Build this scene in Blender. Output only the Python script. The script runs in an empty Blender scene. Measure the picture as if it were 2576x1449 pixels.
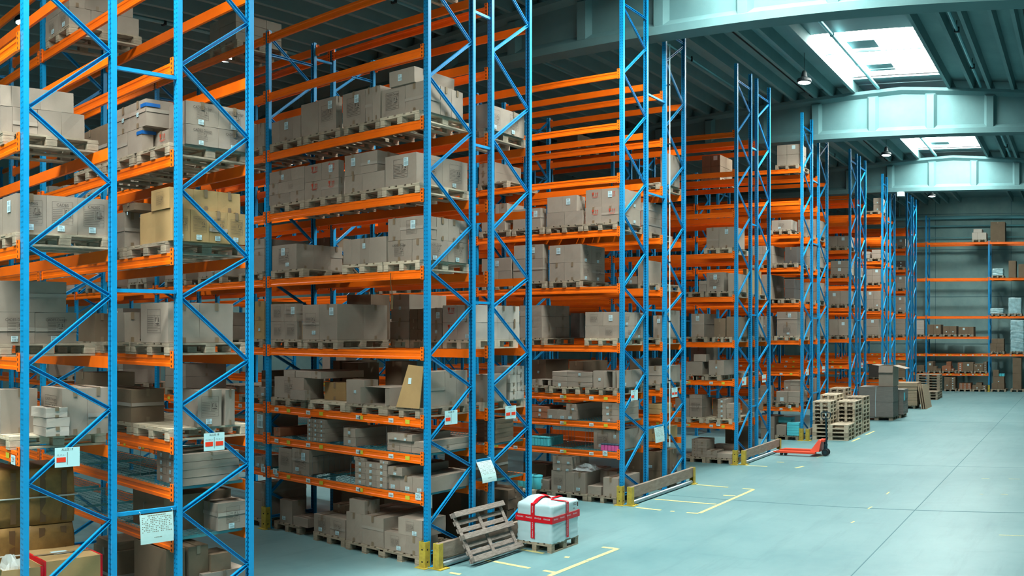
import bpy, math, random
from math import sin, cos, tan, atan2, hypot, pi, radians
from mathutils import Vector, Matrix
random.seed(7)
SC = bpy.context.scene
COL = SC.collection
# ---------------------------------------------------------------- measuring the place from the photograph
F, HZ, VX, ZC = 2309.7, 835.2, 2728.0, 3.466      # stitched (cylindrical) picture: pixels per radian, horizon, corridor direction, eye height
YE = 8.9                                          # distance from the eye line to the row ends
def ang(x): return (VX - x) / F
def atX(x, y, X):                                 # point of the plane X = const seen at a pixel
    Y = X * tan(ang(x)); return Vector((X, Y, ZC + (HZ - y) * hypot(X, Y) / F))
def atY(x, y, Y):
    X = Y / tan(ang(x)); return Vector((X, Y, ZC + (HZ - y) * hypot(X, Y) / F))
def onfloor(x, y, z=0.0):
    r = F * (ZC - z) / (y - HZ); a = ang(x); return Vector((r * cos(a), r * sin(a), z))
# crops used while measuring: origin and scale
CR = {'c1': (0, 0, 3.0182), 'c2': (0, 440, 3.0182), 'c3': (0, 900, 2.6394), 'c4': (620, 0, 3.0194), 'c5': (620, 440, 3.0194),
      'c6': (620, 890, 2.5917), 'd1': (1180, 120, 3.6232), 'd2': (1180, 460, 3.45), 'd3': (1180, 840, 3.2207), 'd4': (1660, 340, 4.025),
      'd5': (1660, 660, 4.2614), 'd6': (1660, 940, 5.5727), 'd7': (2000, 340, 3.8118), 'd8': (2000, 700, 3.45), 'e1': (2240, 460, 4.8304),
      'e2': (2240, 740, 5.1756), 'e7': (1920, 920, 5.7955), 'e5': (1060, 1180, 4.7704), 'e6': (1540, 1000, 2.4865), 'px': (0, 0, 1.0)}
_k = [0, 0, 1.0]
def K(name): _k[:] = CR[name]
def px(x): return _k[0] + x / _k[2]
def py(y): return _k[1] + y / _k[2]

# ---------------------------------------------------------------- mesh building
class MB:
    def __init__(s): s.v, s.f, s.m, s.mi = [], [], [], 0
    def add(s, vs, fs):
        b = len(s.v); s.v += [tuple(v) for v in vs]; s.f += [tuple(b + i for i in f) for f in fs]; s.m += [s.mi] * len(fs); return s
    def box(s, x0, x1, y0, y1, z0, z1, M=None):
        vs = [Vector((x, y, z)) for z in (z0, z1) for x, y in ((x0, y0), (x1, y0), (x1, y1), (x0, y1))]
        if M: vs = [M @ v for v in vs]
        return s.add(vs, [(3, 2, 1, 0), (4, 5, 6, 7), (0, 1, 5, 4), (1, 2, 6, 5), (2, 3, 7, 6), (3, 0, 4, 7)])
    def bev(s, x0, x1, y0, y1, z0, z1, r=0.01, M=None):      # chamfered box
        q = []
        for z, i in ((z0, r), (z0 + r, 0), (z1 - r, 0), (z1, r)):
            a, b, c, d = x0 + i, x1 - i, y0 + i, y1 - i
            q += [Vector(p) for p in ((a + r, c, z), (b - r, c, z), (b, c + r, z), (b, d - r, z), (b - r, d, z), (a + r, d, z), (a, d - r, z), (a, c + r, z))]
        if M: q = [M @ v for v in q]
        fs = [tuple(range(7, -1, -1)), tuple(range(24, 32))]
        for k in range(3):
            for i in range(8): j = (i + 1) % 8; fs.append((k * 8 + i, k * 8 + j, k * 8 + 8 + j, k * 8 + 8 + i))
        return s.add(q, fs)
    def prism(s, prof, axis, a, b, M=None):                  # profile (u,v) swept along an axis from a to b
        f = {'x': lambda t, u, v: (t, u, v), 'y': lambda t, u, v: (u, t, v), 'z': lambda t, u, v: (u, v, t)}[axis]
        n = len(prof); vs = [Vector(f(t, u, v)) for t in (a, b) for u, v in prof]
        if M: vs = [M @ v for v in vs]
        return s.add(vs, [tuple(range(n - 1, -1, -1)), tuple(range(n, 2 * n))] + [(i, (i + 1) % n, n + (i + 1) % n, n + i) for i in range(n)])
    def bar(s, p, q, w, h, up=(0, 0, 1)):                    # rectangular bar from p to q
        p, q = Vector(p), Vector(q); d = (q - p).normalized(); u = Vector(up); r = d.cross(u)
        if r.length < 1e-4: r = d.cross(Vector((1, 0, 0)))
        r.normalize(); u = r.cross(d)
        vs = [c + r * a * w / 2 + u * b * h / 2 for c in (p, q) for a, b in ((-1, -1), (1, -1), (1, 1), (-1, 1))]
        return s.add(vs, [(3, 2, 1, 0), (4, 5, 6, 7), (0, 1, 5, 4), (1, 2, 6, 5), (2, 3, 7, 6), (3, 0, 4, 7)])
    def tube(s, pts, r, n=8, cap=True):
        pts = [Vector(p) for p in pts]; vs = []; up = None
        for i, p in enumerate(pts):
            d = (pts[min(i + 1, len(pts) - 1)] - pts[max(i - 1, 0)]).normalized()
            if up is None: up = d.cross(Vector((0, 0, 1)) if abs(d.z) < .9 else Vector((1, 0, 0))).normalized()
            a = (up - d * up.dot(d)).normalized(); up = a; b = d.cross(a); rr = r[i] if isinstance(r, (list, tuple)) else r
            vs += [p + (a * cos(2 * pi * k / n) + b * sin(2 * pi * k / n)) * rr for k in range(n)]
        fs = [(i * n + k, i * n + (k + 1) % n, (i + 1) * n + (k + 1) % n, (i + 1) * n + k) for i in range(len(pts) - 1) for k in range(n)]
        if cap: fs += [tuple(range(n - 1, -1, -1)), tuple((len(pts) - 1) * n + k for k in range(n))]
        return s.add(vs, fs)
    def lathe(s, prof, c=(0, 0, 0), n=20, axis='z'):
        c = Vector(c); vs = []
        for r, z in prof:
            for k in range(n):
                a = 2 * pi * k / n
                vs.append(c + Vector({'z': (r * cos(a), r * sin(a), z), 'y': (r * cos(a), z, r * sin(a)), 'x': (z, r * cos(a), r * sin(a))}[axis]))
        m = len(prof)
        fs = [(i * n + k, i * n + (k + 1) % n, (i + 1) * n + (k + 1) % n, (i + 1) * n + k) for i in range(m - 1) for k in range(n)]
        return s.add(vs, fs + [tuple(range(n - 1, -1, -1)), tuple((m - 1) * n + k for k in range(n))])
    def quad(s, a, b, c, d): return s.add([a, b, c, d], [(0, 1, 2, 3)])
    def mesh(s, name, mats, smooth=False):
        me = bpy.data.meshes.new(name); me.from_pydata(s.v, [], s.f)
        for m in (mats if isinstance(mats, (list, tuple)) else [mats]): me.materials.append(m)
        if any(s.m): me.polygons.foreach_set('material_index', s.m)
        if smooth: me.polygons.foreach_set('use_smooth', [True] * len(me.polygons))
        me.update(); return me
def ob(name, data, parent=None, loc=None, rz=0, kind=None):
    o = bpy.data.objects.new(name, data); COL.objects.link(o)
    if parent: o.parent = parent
    if loc is not None: o.location = loc
    if rz: o.rotation_euler[2] = rz
    if kind: o['kind'] = kind
    return o
def thing(name, label, cat, loc=(0, 0, 0), rz=0, group=None, data=None):
    o = ob(name, data, None, loc, rz); o['label'] = label; o['category'] = cat
    if group: o['group'] = group
    return o
def struct(name, mb, mats, smooth=False): return ob(name, mb.mesh(name, mats, smooth), kind='structure')

# ---------------------------------------------------------------- materials
def lin(c):
    return tuple(((x / 255) / 12.92 if x / 255 <= .04045 else ((x / 255 + .055) / 1.055) ** 2.4) for x in c) + (1,)
def mat(name, rgb, rough=.6, metal=0, var=0, scale=4, bump=0, bscale=40, spec=.4, rand=0, stretch=None, dark=None):
    m = bpy.data.materials.new(name); m.use_nodes = True; N, L = m.node_tree.nodes, m.node_tree.links
    b = N['Principled BSDF']; c = lin(rgb)
    b.inputs['Base Color'].default_value = c; b.inputs['Roughness'].default_value = rough; b.inputs['Metallic'].default_value = metal
    b.inputs['Specular IOR Level'].default_value = spec
    if var or rand or bump:
        tc = N.new('ShaderNodeTexCoord'); mp = N.new('ShaderNodeMapping'); L.new(tc.outputs['Object'], mp.inputs['Vector'])
        if stretch: mp.inputs['Scale'].default_value = stretch
    last = None
    if var:
        nz = N.new('ShaderNodeTexNoise'); nz.inputs['Scale'].default_value = scale; nz.inputs['Detail'].default_value = 5; nz.inputs['Roughness'].default_value = .65
        L.new(mp.outputs[0], nz.inputs['Vector'])
        rp = N.new('ShaderNodeValToRGB'); rp.color_ramp.elements[0].position = .3; rp.color_ramp.elements[1].position = .7
        d = lin(dark) if dark else tuple(x * (1 - var) for x in c[:3]) + (1,)
        rp.color_ramp.elements[0].color = d
        rp.color_ramp.elements[1].color = c if dark else tuple(min(1, x * (1 + var * .6)) for x in c[:3]) + (1,)
        L.new(nz.outputs['Fac'], rp.inputs['Fac']); last = rp.outputs['Color']
    if rand:
        oi = N.new('ShaderNodeObjectInfo'); mr = N.new('ShaderNodeMapRange')
        mr.inputs['To Min'].default_value = 1 - rand; mr.inputs['To Max'].default_value = 1 + rand * .7
        L.new(oi.outputs['Random'], mr.inputs['Value'])
        hv = N.new('ShaderNodeHueSaturation'); hv.inputs['Color'].default_value = c; L.new(mr.outputs[0], hv.inputs['Value'])
        if last: L.new(last, hv.inputs['Color'])
        last = hv.outputs['Color']
    if last: L.new(last, b.inputs['Base Color'])
    if bump:
        nb = N.new('ShaderNodeTexNoise'); nb.inputs['Scale'].default_value = bscale; nb.inputs['Detail'].default_value = 4; L.new(mp.outputs[0], nb.inputs['Vector'])
        bp = N.new('ShaderNodeBump'); bp.inputs['Strength'].default_value = bump; bp.inputs['Distance'].default_value = .02
        L.new(nb.outputs['Fac'], bp.inputs['Height']); L.new(bp.outputs[0], b.inputs['Normal'])
    return m
def emis(name, rgb, strength):
    m = bpy.data.materials.new(name); m.use_nodes = True; N, L = m.node_tree.nodes, m.node_tree.links
    b = N['Principled BSDF']; b.inputs['Base Color'].default_value = lin(rgb)
    b.inputs['Emission Color'].default_value = lin(rgb); b.inputs['Emission Strength'].default_value = strength
    return m
M = {}
M['blue'] = mat('blue_paint', (0, 140, 198), .42, var=.12, scale=3, spec=.5)
M['orange'] = mat('orange_paint', (255, 112, 6), .4, var=.1, scale=3, spec=.5)
M['galv'] = mat('galvanised_steel', (150, 170, 175), .4, .6, var=.15)
M['hole'] = mat('dark_hole', (10, 16, 22), .9)
M['yellow'] = mat('yellow_paint', (190, 172, 62), .55, var=.2, scale=9, dark=(150, 132, 52))
M['wood'] = mat('pallet_wood', (158, 147, 127), .8, var=.3, scale=7, rand=.16, stretch=(1, 1, 3), bump=.2)
M['wood_light'] = mat('fresh_pallet_wood', (190, 179, 156), .8, var=.22, scale=7, rand=.12, bump=.2)
M['wood_grey'] = mat('weathered_wood', (158, 150, 141), .85, var=.5, scale=9, stretch=(1, 6, 6), bump=.5, dark=(104, 97, 90))
M['plank'] = mat('plank_wood', (148, 136, 122), .75, var=.25, scale=5, stretch=(1, 4, 4), bump=.2, dark=(120, 106, 92))
M['card'] = mat('grey_brown_cardboard', (146, 136, 123), .85, var=.1, scale=2.5, rand=.1, bump=.08, bscale=18)
M['card_brown'] = mat('brown_cardboard', (112, 96, 77), .85, var=.12, scale=2.5, rand=.12, bump=.08, bscale=18)
M['card_yellow'] = mat('yellowish_cardboard', (158, 132, 88), .85, var=.12, scale=2.5, rand=.08, bump=.08, bscale=18)
M['card_white'] = mat('whitish_cardboard', (178, 171, 160), .85, var=.08, scale=2.5, rand=.05, bump=.08, bscale=18)
M['card_red'] = mat('reddish_cardboard', (150, 98, 70), .85, var=.12, scale=2.5, rand=.08)
M['card_dark'] = mat('dark_card_stack', (84, 80, 75), .9, var=.12, scale=3)
M['inside'] = mat('open_carton_inside', (120, 96, 70), .9)
M['tape'] = mat('brown_parcel_tape', (124, 108, 86), .3, spec=.6)
M['clear_tape'] = mat('clear_parcel_tape', (158, 150, 138), .2, spec=.7)
M['paper'] = mat('white_paper', (185, 216, 222), .7)
M['ink'] = mat('black_ink', (70, 64, 57), .8)
M['greyink'] = mat('pale_label_print', (112, 138, 146), .8)
M['red'] = mat('red_ink', (176, 62, 40), .6)
M['bluetape'] = mat('blue_printed_tape', (20, 90, 160), .4)
M['signred'] = mat('red_sign_patch', (226, 56, 22), .5)
M['tagyellow'] = mat('yellow_shelf_tag', (196, 190, 60), .5)
M['cyan'] = mat('cyan_plastic', (84, 200, 214), .35, var=.1)
M['mesh'] = mat('teal_coated_wire', (72, 140, 146), .45, .3)
M['wire'] = mat('bright_wire', (150, 160, 160), .35, .8)
M['jackred'] = mat('jack_red_paint', (232, 76, 44), .4, spec=.5)
M['jackdark'] = mat('jack_dark_paint', (14, 52, 62), .45, spec=.4)
M['rubber'] = mat('dark_rubber', (26, 40, 44), .7)
M['wrapwhite'] = mat('white_stretch_wrap', (172, 202, 207), .4, spec=.5)
M['redtape'] = mat('red_printed_tape', (196, 10, 28), .35)
# ---------------------------------------------------------------- the hall
RIDGE, ROOFZ, SLOPE = 5.9, 11.4, .058
def topz(Y): return ROOFZ - SLOPE * abs(Y - RIDGE)
X0, X1, Y0W, Y1W = -13.0, 55.0, -15.0, 31.0
def concrete(name, rgb, dark, scale=.5, rough=.75, bump=.05, stretch=None, spec=.3):
    m = mat(name, rgb, rough, var=.3, scale=scale, bump=bump, bscale=30, dark=dark, stretch=stretch, spec=spec); return m
M['floor'] = concrete('polished_concrete_floor', (120, 158, 161), (92, 136, 141), .35, .42, .015, spec=.35)
def scuffs(m):                                          # fine tyre scuffs and blotches on the floor
    N, L = m.node_tree.nodes, m.node_tree.links; b = N['Principled BSDF']; src = b.inputs['Base Color'].links[0].from_socket
    tc = N.new('ShaderNodeTexCoord'); fac = None
    for sc, st, lo, hi in ((1.0, (.35, 3, 1), .52, .75), (2.2, (1, .2, 1), .58, .8), (6, (1, 1, 1), .6, .85)):
        mp = N.new('ShaderNodeMapping'); mp.inputs['Scale'].default_value = st; L.new(tc.outputs['Object'], mp.inputs['Vector'])
        nz = N.new('ShaderNodeTexNoise'); nz.inputs['Scale'].default_value = sc; nz.inputs['Detail'].default_value = 7; nz.inputs['Roughness'].default_value = .7; L.new(mp.outputs[0], nz.inputs['Vector'])
        mr = N.new('ShaderNodeMapRange'); mr.inputs['From Min'].default_value = lo; mr.inputs['From Max'].default_value = hi; mr.inputs['To Max'].default_value = .5; L.new(nz.outputs['Fac'], mr.inputs['Value'])
        if fac is None: fac = mr.outputs[0]
        else:
            ad = N.new('ShaderNodeMath'); ad.operation = 'ADD'; ad.use_clamp = True; L.new(fac, ad.inputs[0]); L.new(mr.outputs[0], ad.inputs[1]); fac = ad.outputs[0]
    mx = N.new('ShaderNodeMix'); mx.data_type = 'RGBA'; L.new(fac, mx.inputs[0]); L.new(src, mx.inputs[6]); mx.inputs[7].default_value = lin((84, 122, 127)); L.new(mx.outputs[2], b.inputs['Base Color'])
scuffs(M['floor'])
M['conc'] = concrete('precast_concrete', (92, 130, 133), (80, 118, 122), .8)
M['concd'] = concrete('roof_slab_concrete', (112, 148, 150), (94, 132, 135), .7)
M['wall'] = concrete('wall_panel_concrete', (138, 172, 169), (112, 148, 147), .6)
M['joint'] = mat('floor_joint_filler', (78, 118, 124), .8)
M['floorline'] = mat('worn_yellow_floor_paint', (206, 204, 140), .6, var=.3, scale=30)
M['pipe'] = mat('painted_pipe', (110, 170, 178), .4, .3)
M['cable'] = mat('dark_cable', (20, 34, 38), .6)

mb = MB(); mb.box(X0, X1, Y0W, Y1W, -.2, 0); struct('floor', mb, M['floor'])
mb = MB(); mb.box(X1, X1 + .2, Y0W, Y1W, 0, 13); struct('wall_far', mb, M['wall'])
mb = MB(); mb.box(X0 - .2, X0, Y0W, Y1W, 0, 13); struct('wall_behind', mb, M['wall'])
mb = MB(); mb.box(X0, X1, Y1W, Y1W + .2, 0, 13); struct('wall_left', mb, M['wall'])
mb = MB(); mb.box(X0, X1, Y0W - .2, Y0W, 0, 13); struct('wall_right', mb, M['wall'])
# wall panel seams
mb = MB()
for y in (13.4, 9.0, 4.4, -.2): mb.box(X1 - .012, X1 + .01, y - .015, y + .015, 0, 12.5)
for z in (2.75, 5.6, 8.45, 10.6): mb.box(X1 - .012, X1 + .01, Y0W, Y1W, z - .02, z + .02)
struct('trim_1', mb, M['joint'])

# girders of the roof, parallel to the rack rows
GIRD = [(5.2, .5), (17.55, .5), (29.12, .5), (40.8, .5)]
ZB = 9.83
def girder(i, x, w):
    mb = MB(); ys = [Y0W, RIDGE, Y1W]
    def layer(prof):                                   # profile in (x, height function) swept along Y with the roof pitch
        vs = []
        for y in ys:
            t = topz(y)
            for u, kind, dz in prof: vs.append((x + u, y, (ZB if kind == 'b' else t) + dz))
        n = len(prof); fs = [tuple(range(n - 1, -1, -1)), tuple(2 * n + k for k in range(n))]
        for a in range(2):
            for k in range(n): fs.append((a * n + k, a * n + (k + 1) % n, (a + 1) * n + (k + 1) % n, (a + 1) * n + k))
        mb.add(vs, fs)
    c = w / 2; h = .08
    layer([(0, 'b', 0), (w, 'b', 0), (w, 'b', .17), (c + h, 'b', .32), (c + h, 't', -.2), (w, 't', -.1), (w, 't', 0), (0, 't', 0), (0, 't', -.1), (c - h, 't', -.2), (c - h, 'b', .32), (0, 'b', .17)])
    k = -11
    while k < 13:
        y = RIDGE + .97 + 1.93 * k; k += 1
        if not Y0W + .5 < y < Y1W - .5: continue
        t = topz(y) - .12
        for sgn in (-1, 1):
            a, b = x + c + sgn * h, x + c + sgn * (c - .02)
            z0, z1 = ZB + .19, t
            vs = [(a, y - .2, z0 + .12), (b, y - .11, z0), (b, y + .11, z0), (a, y + .2, z0 + .12), (a, y - .2, z1 - .02), (b, y - .11, z1 - .12), (b, y + .11, z1 - .12), (a, y + .2, z1 - .02)]
            mb.add(vs, [(0, 1, 5, 4), (1, 2, 6, 5), (2, 3, 7, 6), (0, 3, 2, 1), (4, 5, 6, 7)])
    struct('trim_%d' % i, mb, M['conc'])
for i, (x, w) in enumerate(GIRD): girder(10 + i, x, w)

# ribbed roof units spanning from girder to girder, leaving the ridge open for the skylights
SKY0, SKY1 = RIDGE - 1.5, RIDGE + 1.5
bays = [(X0, 5.2), (5.7, 17.55), (18.05, 29.12), (29.62, 40.8), (41.3, X1)]
def roof_bay(i, xa, xb, sky):
    mb = MB(); xa -= .22; xb += .22
    if xa < X0: xa = X0
    if xb > X1: xb = X1
    for side in (1, -1):
        k = 0
        while True:
            d0 = (1.5 if sky else 0) + 1.3 * k; d1 = d0 + 1.3; k += 1
            ya, yb = RIDGE + side * d0, RIDGE + side * d1
            if (side > 0 and ya > Y1W) or (side < 0 and ya < Y0W): break
            za, zb = topz(ya) + .30, topz(yb) + .30
            lo, hi = (ya, yb) if side > 0 else (yb, ya); zl, zh = (za, zb) if side > 0 else (zb, za)
            g = .008
            mb.mi = 0
            vs = [(x, y, z + dz) for x in (xa, xb) for y, z, dz in ((lo + g, zl, 0), (hi - g, zh, 0), (hi - g, zh, .09), (lo + g, zl, .09))]
            mb.add(vs, [(0, 1, 2, 3), (7, 6, 5, 4), (0, 4, 5, 1), (1, 5, 6, 2), (2, 6, 7, 3), (3, 7, 4, 0)])
            for off in ((.07, .82) if sky else (.3, 1.05)):
                y = RIDGE + side * (d0 + off); t = topz(y) + .31
                mb.prism([(y - .05, t - .33), (y + .05, t - .33), (y + .08, t), (y - .08, t)], 'x', xa, xb)
    struct('ceiling' if i == 0 else 'ceiling_%d' % i, mb, M['concd'])
for i, (a, b) in enumerate(bays): roof_bay(i, a, b, True)
# outer skin over everything, so that no daylight leaks past the units
mb = MB()
for i, (a, b) in enumerate(bays):
    for ya, yb in ((Y0W, SKY0), (SKY1, Y1W)):
        mb.quad((a - .3, ya, topz(ya) + .42), (b + .3, ya, topz(ya) + .42), (b + .3, yb, topz(yb) + .42), (a - .3, yb, topz(yb) + .42))
struct('ceiling_9', mb, M['concd'])

# skylights: upstand, translucent barrel vault, bars
M['sky'] = emis('daylit_polycarbonate', (255, 254, 246), 27.0)
M['skyframe'] = mat('skylight_aluminium', (150, 190, 194), .4, .3)
M['strip'] = mat('corrugated_metal', (92, 124, 130), .45, .4, var=.1, stretch=(60, 1, 1), scale=1)
M['upstand'] = mat('white_upstand', (84, 108, 112), .6)
WIN = 0
for i, (a, b) in enumerate(bays):
    if i == 4: b = 49.5
    za = topz(SKY0) + .28; PS, PE = a + min(6.0, .6 * (b - a)), b - .45
    WIN += 1
    w = ob('window_%d' % WIN, None, kind='structure')
    mb = MB()
    for y0, y1 in ((SKY0 - .08, SKY0), (SKY1, SKY1 + .08)): mb.box(a - .2, b + .2, y0, y1, za - .05, za + .45)
    for x0, x1 in ((a - .2, PS), (PE, b + .2)):
        mb.mi = 1; mb.box(x0, x1, SKY0, SKY1, za + .01, za + .06); mb.mi = 0
    ob('upstand', mb.mesh('upstand', [M['upstand'], M['strip']]), w, kind='structure')
    n = 10; vs = []; fs = []
    for x in (PS, PE):
        for k in range(n + 1):
            t = pi * k / n; vs.append((x, RIDGE - 1.5 * cos(t), za + .1 + .3 * sin(t)))
    for k in range(n): fs.append((k, k + 1, n + 2 + k, n + 1 + k))
    fs += [tuple(range(n, -1, -1)), tuple(n + 1 + k for k in range(n + 1))]
    mb = MB(); mb.add(vs, fs); ob('vault_pane', mb.mesh('vault_pane', M['sky']), w, kind='structure')
    mb = MB()
    for xx in [PS + (PE - PS) * q / 5 for q in range(6)]:
        pts = [(xx, RIDGE - 1.47 * cos(pi * k / 12), za + .085 + .29 * sin(pi * k / 12)) for k in range(13)]
        mb.tube(pts, .016, 5)
    for q in (.12, .34, .75):
        xx = PS + (PE - PS) * q; mb.bar((xx, SKY0, za - .04), (xx, SKY1, za - .04), .06 if q == .34 else .025, .08 if q == .34 else .025)
    ob('tie_bar', mb.mesh('tie_bar', M['skyframe']), w, kind='structure')
    for q in (.25, .75):
        xx = PS + (PE - PS) * q
        mb = MB(); mb.box(xx - .35, xx + .35, RIDGE - .1, RIDGE + .7, za + .0, za + .03); mb.bar((xx, RIDGE + .3, za + .03), (xx, RIDGE + .3, za + .36), .05, .05)
        ob('vent_panel', mb.mesh('vent_panel', M['strip']), w, kind='structure')
    mb = MB(); mb.tube([(a + .02, RIDGE + .75, topz(RIDGE) + .0), (b - .02, RIDGE + .75, topz(RIDGE) + .0)], .055, 8)
    for q in (.25, .5, .75):
        xx = a + (b - a) * q; mb.tube([(xx - .04, RIDGE + .75, topz(RIDGE) + .0), (xx + .04, RIDGE + .75, topz(RIDGE) + .0)], .07, 8)
    o = ob('trim_%d' % (40 + i), mb.mesh('pipe', M['pipe']), kind='structure')
mb = MB(); mb.quad((49.3, SKY0 - .1, topz(SKY0) + .36), (X1, SKY0 - .1, topz(SKY0) + .36), (X1, SKY1 + .1, topz(SKY1) + .36), (49.3, SKY1 + .1, topz(SKY1) + .36)); mb.box(49.4, X1, SKY0 - .05, SKY1 + .05, topz(SKY0) + .26, topz(SKY0) + .34); struct('ceiling_8', mb, M['concd'])
# sprinkler and cable pipes between the roof ribs
mb = MB(); md = MB()
for i, (a, b) in enumerate(bays[1:]):
    for dy, r in ((4.9, .05), (-2.6, .05), (8.3, .04), (12.3, .05), (16.0, .05)):
        y = RIDGE + dy; z = topz(y) + .06
        mb.tube([(a, y, z), (b, y, z)], r, 8)
        for q in (.2, .5, .8): x = a + (b - a) * q; md.box(x - .03, x + .03, y - .07, y + .07, z - .07, z + .07); md.bar((x, y, z), (x, y, z + .3), .02, .02)
    for dy in (3.25, 7.0, 10.6, 14.2, -4.4):
        y = RIDGE + dy; z = topz(y) + .25; md.tube([(a, y, z), (b, y, z)], .02, 6)
struct('trim_50', mb, M['pipe']); struct('trim_51', md, M['cable'])
# pipes along the far wall
mb = MB()
for z, r in ((10.35, .11), (9.85, .05), (9.15, .03)): mb.tube([(X1 - .25, Y0W, z), (X1 - .25, 22, z)], r, 8)
for y in (11.2, 2.2, -2): mb.tube([(X1 - .2, y, 10.4), (X1 - .2, y, 11.5)], .05, 6)
struct('trim_52', mb, M['pipe'])

# floor joints and worn yellow markings
mb = MB()
for y in (onfloor(2300, 1285).y,): mb.box(X0, X1, y - .009, y + .009, 0, .0015)
for x in (onfloor(2300, 1285.5).x * 0 + onfloor(1900, 1262).x,): mb.box(x - .022, x + .022, -15, YE - .3, 0, .0015)
for p in ((2300, 1171), (2300, 1060)): x = onfloor(*p).x; mb.box(x - .008, x + .008, -15, YE - .4, 0, .0015)
struct('trim_60', mb, M['joint'])
# ---------------------------------------------------------------- pallet racking
LV = [1.048, 1.64, 2.185, 3.19, 4.39, 5.535, 6.607, 7.67, 8.70]    # beam tops
BEAMH = .13
def post_mat():
    m = mat('perforated_blue_post', (0, 140, 198), .42, var=.12, scale=3, spec=.5); N, L = m.node_tree.nodes, m.node_tree.links
    b = N['Principled BSDF']; src = b.inputs['Base Color'].links[0].from_socket
    tc = N.new('ShaderNodeTexCoord'); sp = N.new('ShaderNodeSeparateXYZ'); L.new(tc.outputs['Object'], sp.inputs[0])
    sn = N.new('ShaderNodeSeparateXYZ'); L.new(tc.outputs['Normal'], sn.inputs[0])
    def mth(op, a, b=None, c=None):
        n = N.new('ShaderNodeMath'); n.operation = op
        for i, v in enumerate((a, b, c)):
            if v is None: continue
            if isinstance(v, (int, float)): n.inputs[i].default_value = v
            else: L.new(v, n.inputs[i])
        return n.outputs[0]
    col = mth('LESS_THAN', mth('ABSOLUTE', mth('SUBTRACT', mth('ABSOLUTE', sp.outputs['Y']), .021)), .0055)
    row = mth('LESS_THAN', mth('FRACT', mth('DIVIDE', sp.outputs['Z'], .055)), .36)
    fac = mth('MULTIPLY', mth('MULTIPLY', col, row), mth('GREATER_THAN', mth('ABSOLUTE', sn.outputs['X']), .8))
    mx = N.new('ShaderNodeMix'); mx.data_type = 'RGBA'; L.new(fac, mx.inputs[0]); L.new(src, mx.inputs[6]); mx.inputs[7].default_value = lin((2, 40, 78))
    L.new(mx.outputs[2], b.inputs['Base Color']); return m
M['post'] = post_mat()
def post_me(h, ins):                                 # open channel; ins = +1: the open side looks towards +X
    s = ins; w, d, t = .045, .032, .012
    prof = [(-d, -w), (-d, w), (d, w), (d, w - .03), (d - t, w - .03), (d - t, w - t), (-d + t, w - t), (-d + t, -w + t), (d - t, -w + t), (d - t, -w + .03), (d, -w + .03), (d, -w)]
    prof = [(u * s, v) for u, v in prof]
    if s < 0: prof.reverse()
    mb = MB(); mb.prism(prof[::-1], 'z', 0, h); return mb.mesh('upright_post', M['post'])
HE, HI = 10.49, 8.79
POST = {(h, s): post_me(h, s) for h in (HE, HI) for s in (1, -1)}
mb = MB(); mb.box(-.06, .06, -.075, .075, 0, .01)
for a in (-.045, .045): mb.lathe([(.009, .01), (.009, .022)], (a, -.055, 0), 6)
FOOT = mb.mesh('foot_plate', M['blue'])
def beam_me(ln):
    mb = MB(); h = BEAMH
    prof = [(-.022, -h), (.022, -h), (.022, 0), (-.022, 0), (-.022, -.035), (-.014, -.045), (-.014, -.085), (-.022, -.095)]
    mb.prism(prof, 'y', 0, ln); return mb.mesh('beam', M['orange'])
BEAM = beam_me(3.61)
def conn_me():
    mb = MB(); mb.box(-.006, .006, -.03, .03, -.145, .055); mb.box(.006, .045, -.006, .006, -.145, .055)
    mb.mi = 1
    for k in range(4): z = .035 - .052 * k; mb.box(-.0075, -.005, -.008, .008, z - .014, z + .014)
    return mb.mesh('beam_connector', [M['orange'], M['hole']])
CONN = conn_me()
NP = [.62, 1.85, 3.115, 4.375, 5.845, 7.25, 8.68, 10.0]
NQ = [.12, 1.37, 2.61, 3.865, 5.12, 6.57, 7.99, 9.42]
def brace_me(dx, dz):
    mb = MB(); mb.bar((0, 0, 0), (dx, 0, dz), .03, .042, (0, 1, 0)) if False else mb.bar((0, .012, 0), (dx, .012, dz), .045, .006, (0, 1, 0))
    for s in (-1, 1):
        n = Vector((-dz, 0, dx)).normalized() * .019 * s
        mb.bar(n + Vector((0, -.004, 0)), n + Vector((dx, -.004, dz)), .007, .03, (0, 1, 0))
    return mb.mesh('brace', M['blue'])
_br = {}
def brace(p, q, parent, name='brace'):
    k = (round(q[0] - p[0], 3), round(q[1] - p[1], 3))
    if k not in _br: _br[k] = brace_me(*k)
    o = ob(name, _br[k], parent, (p[0], p[2], p[1])); return o
M['tagpaper'] = mat('paper_shelf_tag', (206, 222, 222), .7)
tg = MB(); tg.box(-.002, .002, -.045, .045, -.03, .03); TAGY = tg.mesh('shelf_tag', M['tagyellow'])
tg = MB(); tg.box(-.002, .002, -.05, .05, -.032, .032); tg.mi = 1
for k in range(6): tg.box(-.0028, .0, -.036 + .012 * k, -.03 + .012 * k, -.02, .006)
TAGW = tg.mesh('shelf_tag', [M['tagpaper'], M['ink']])
RK = {}
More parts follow.
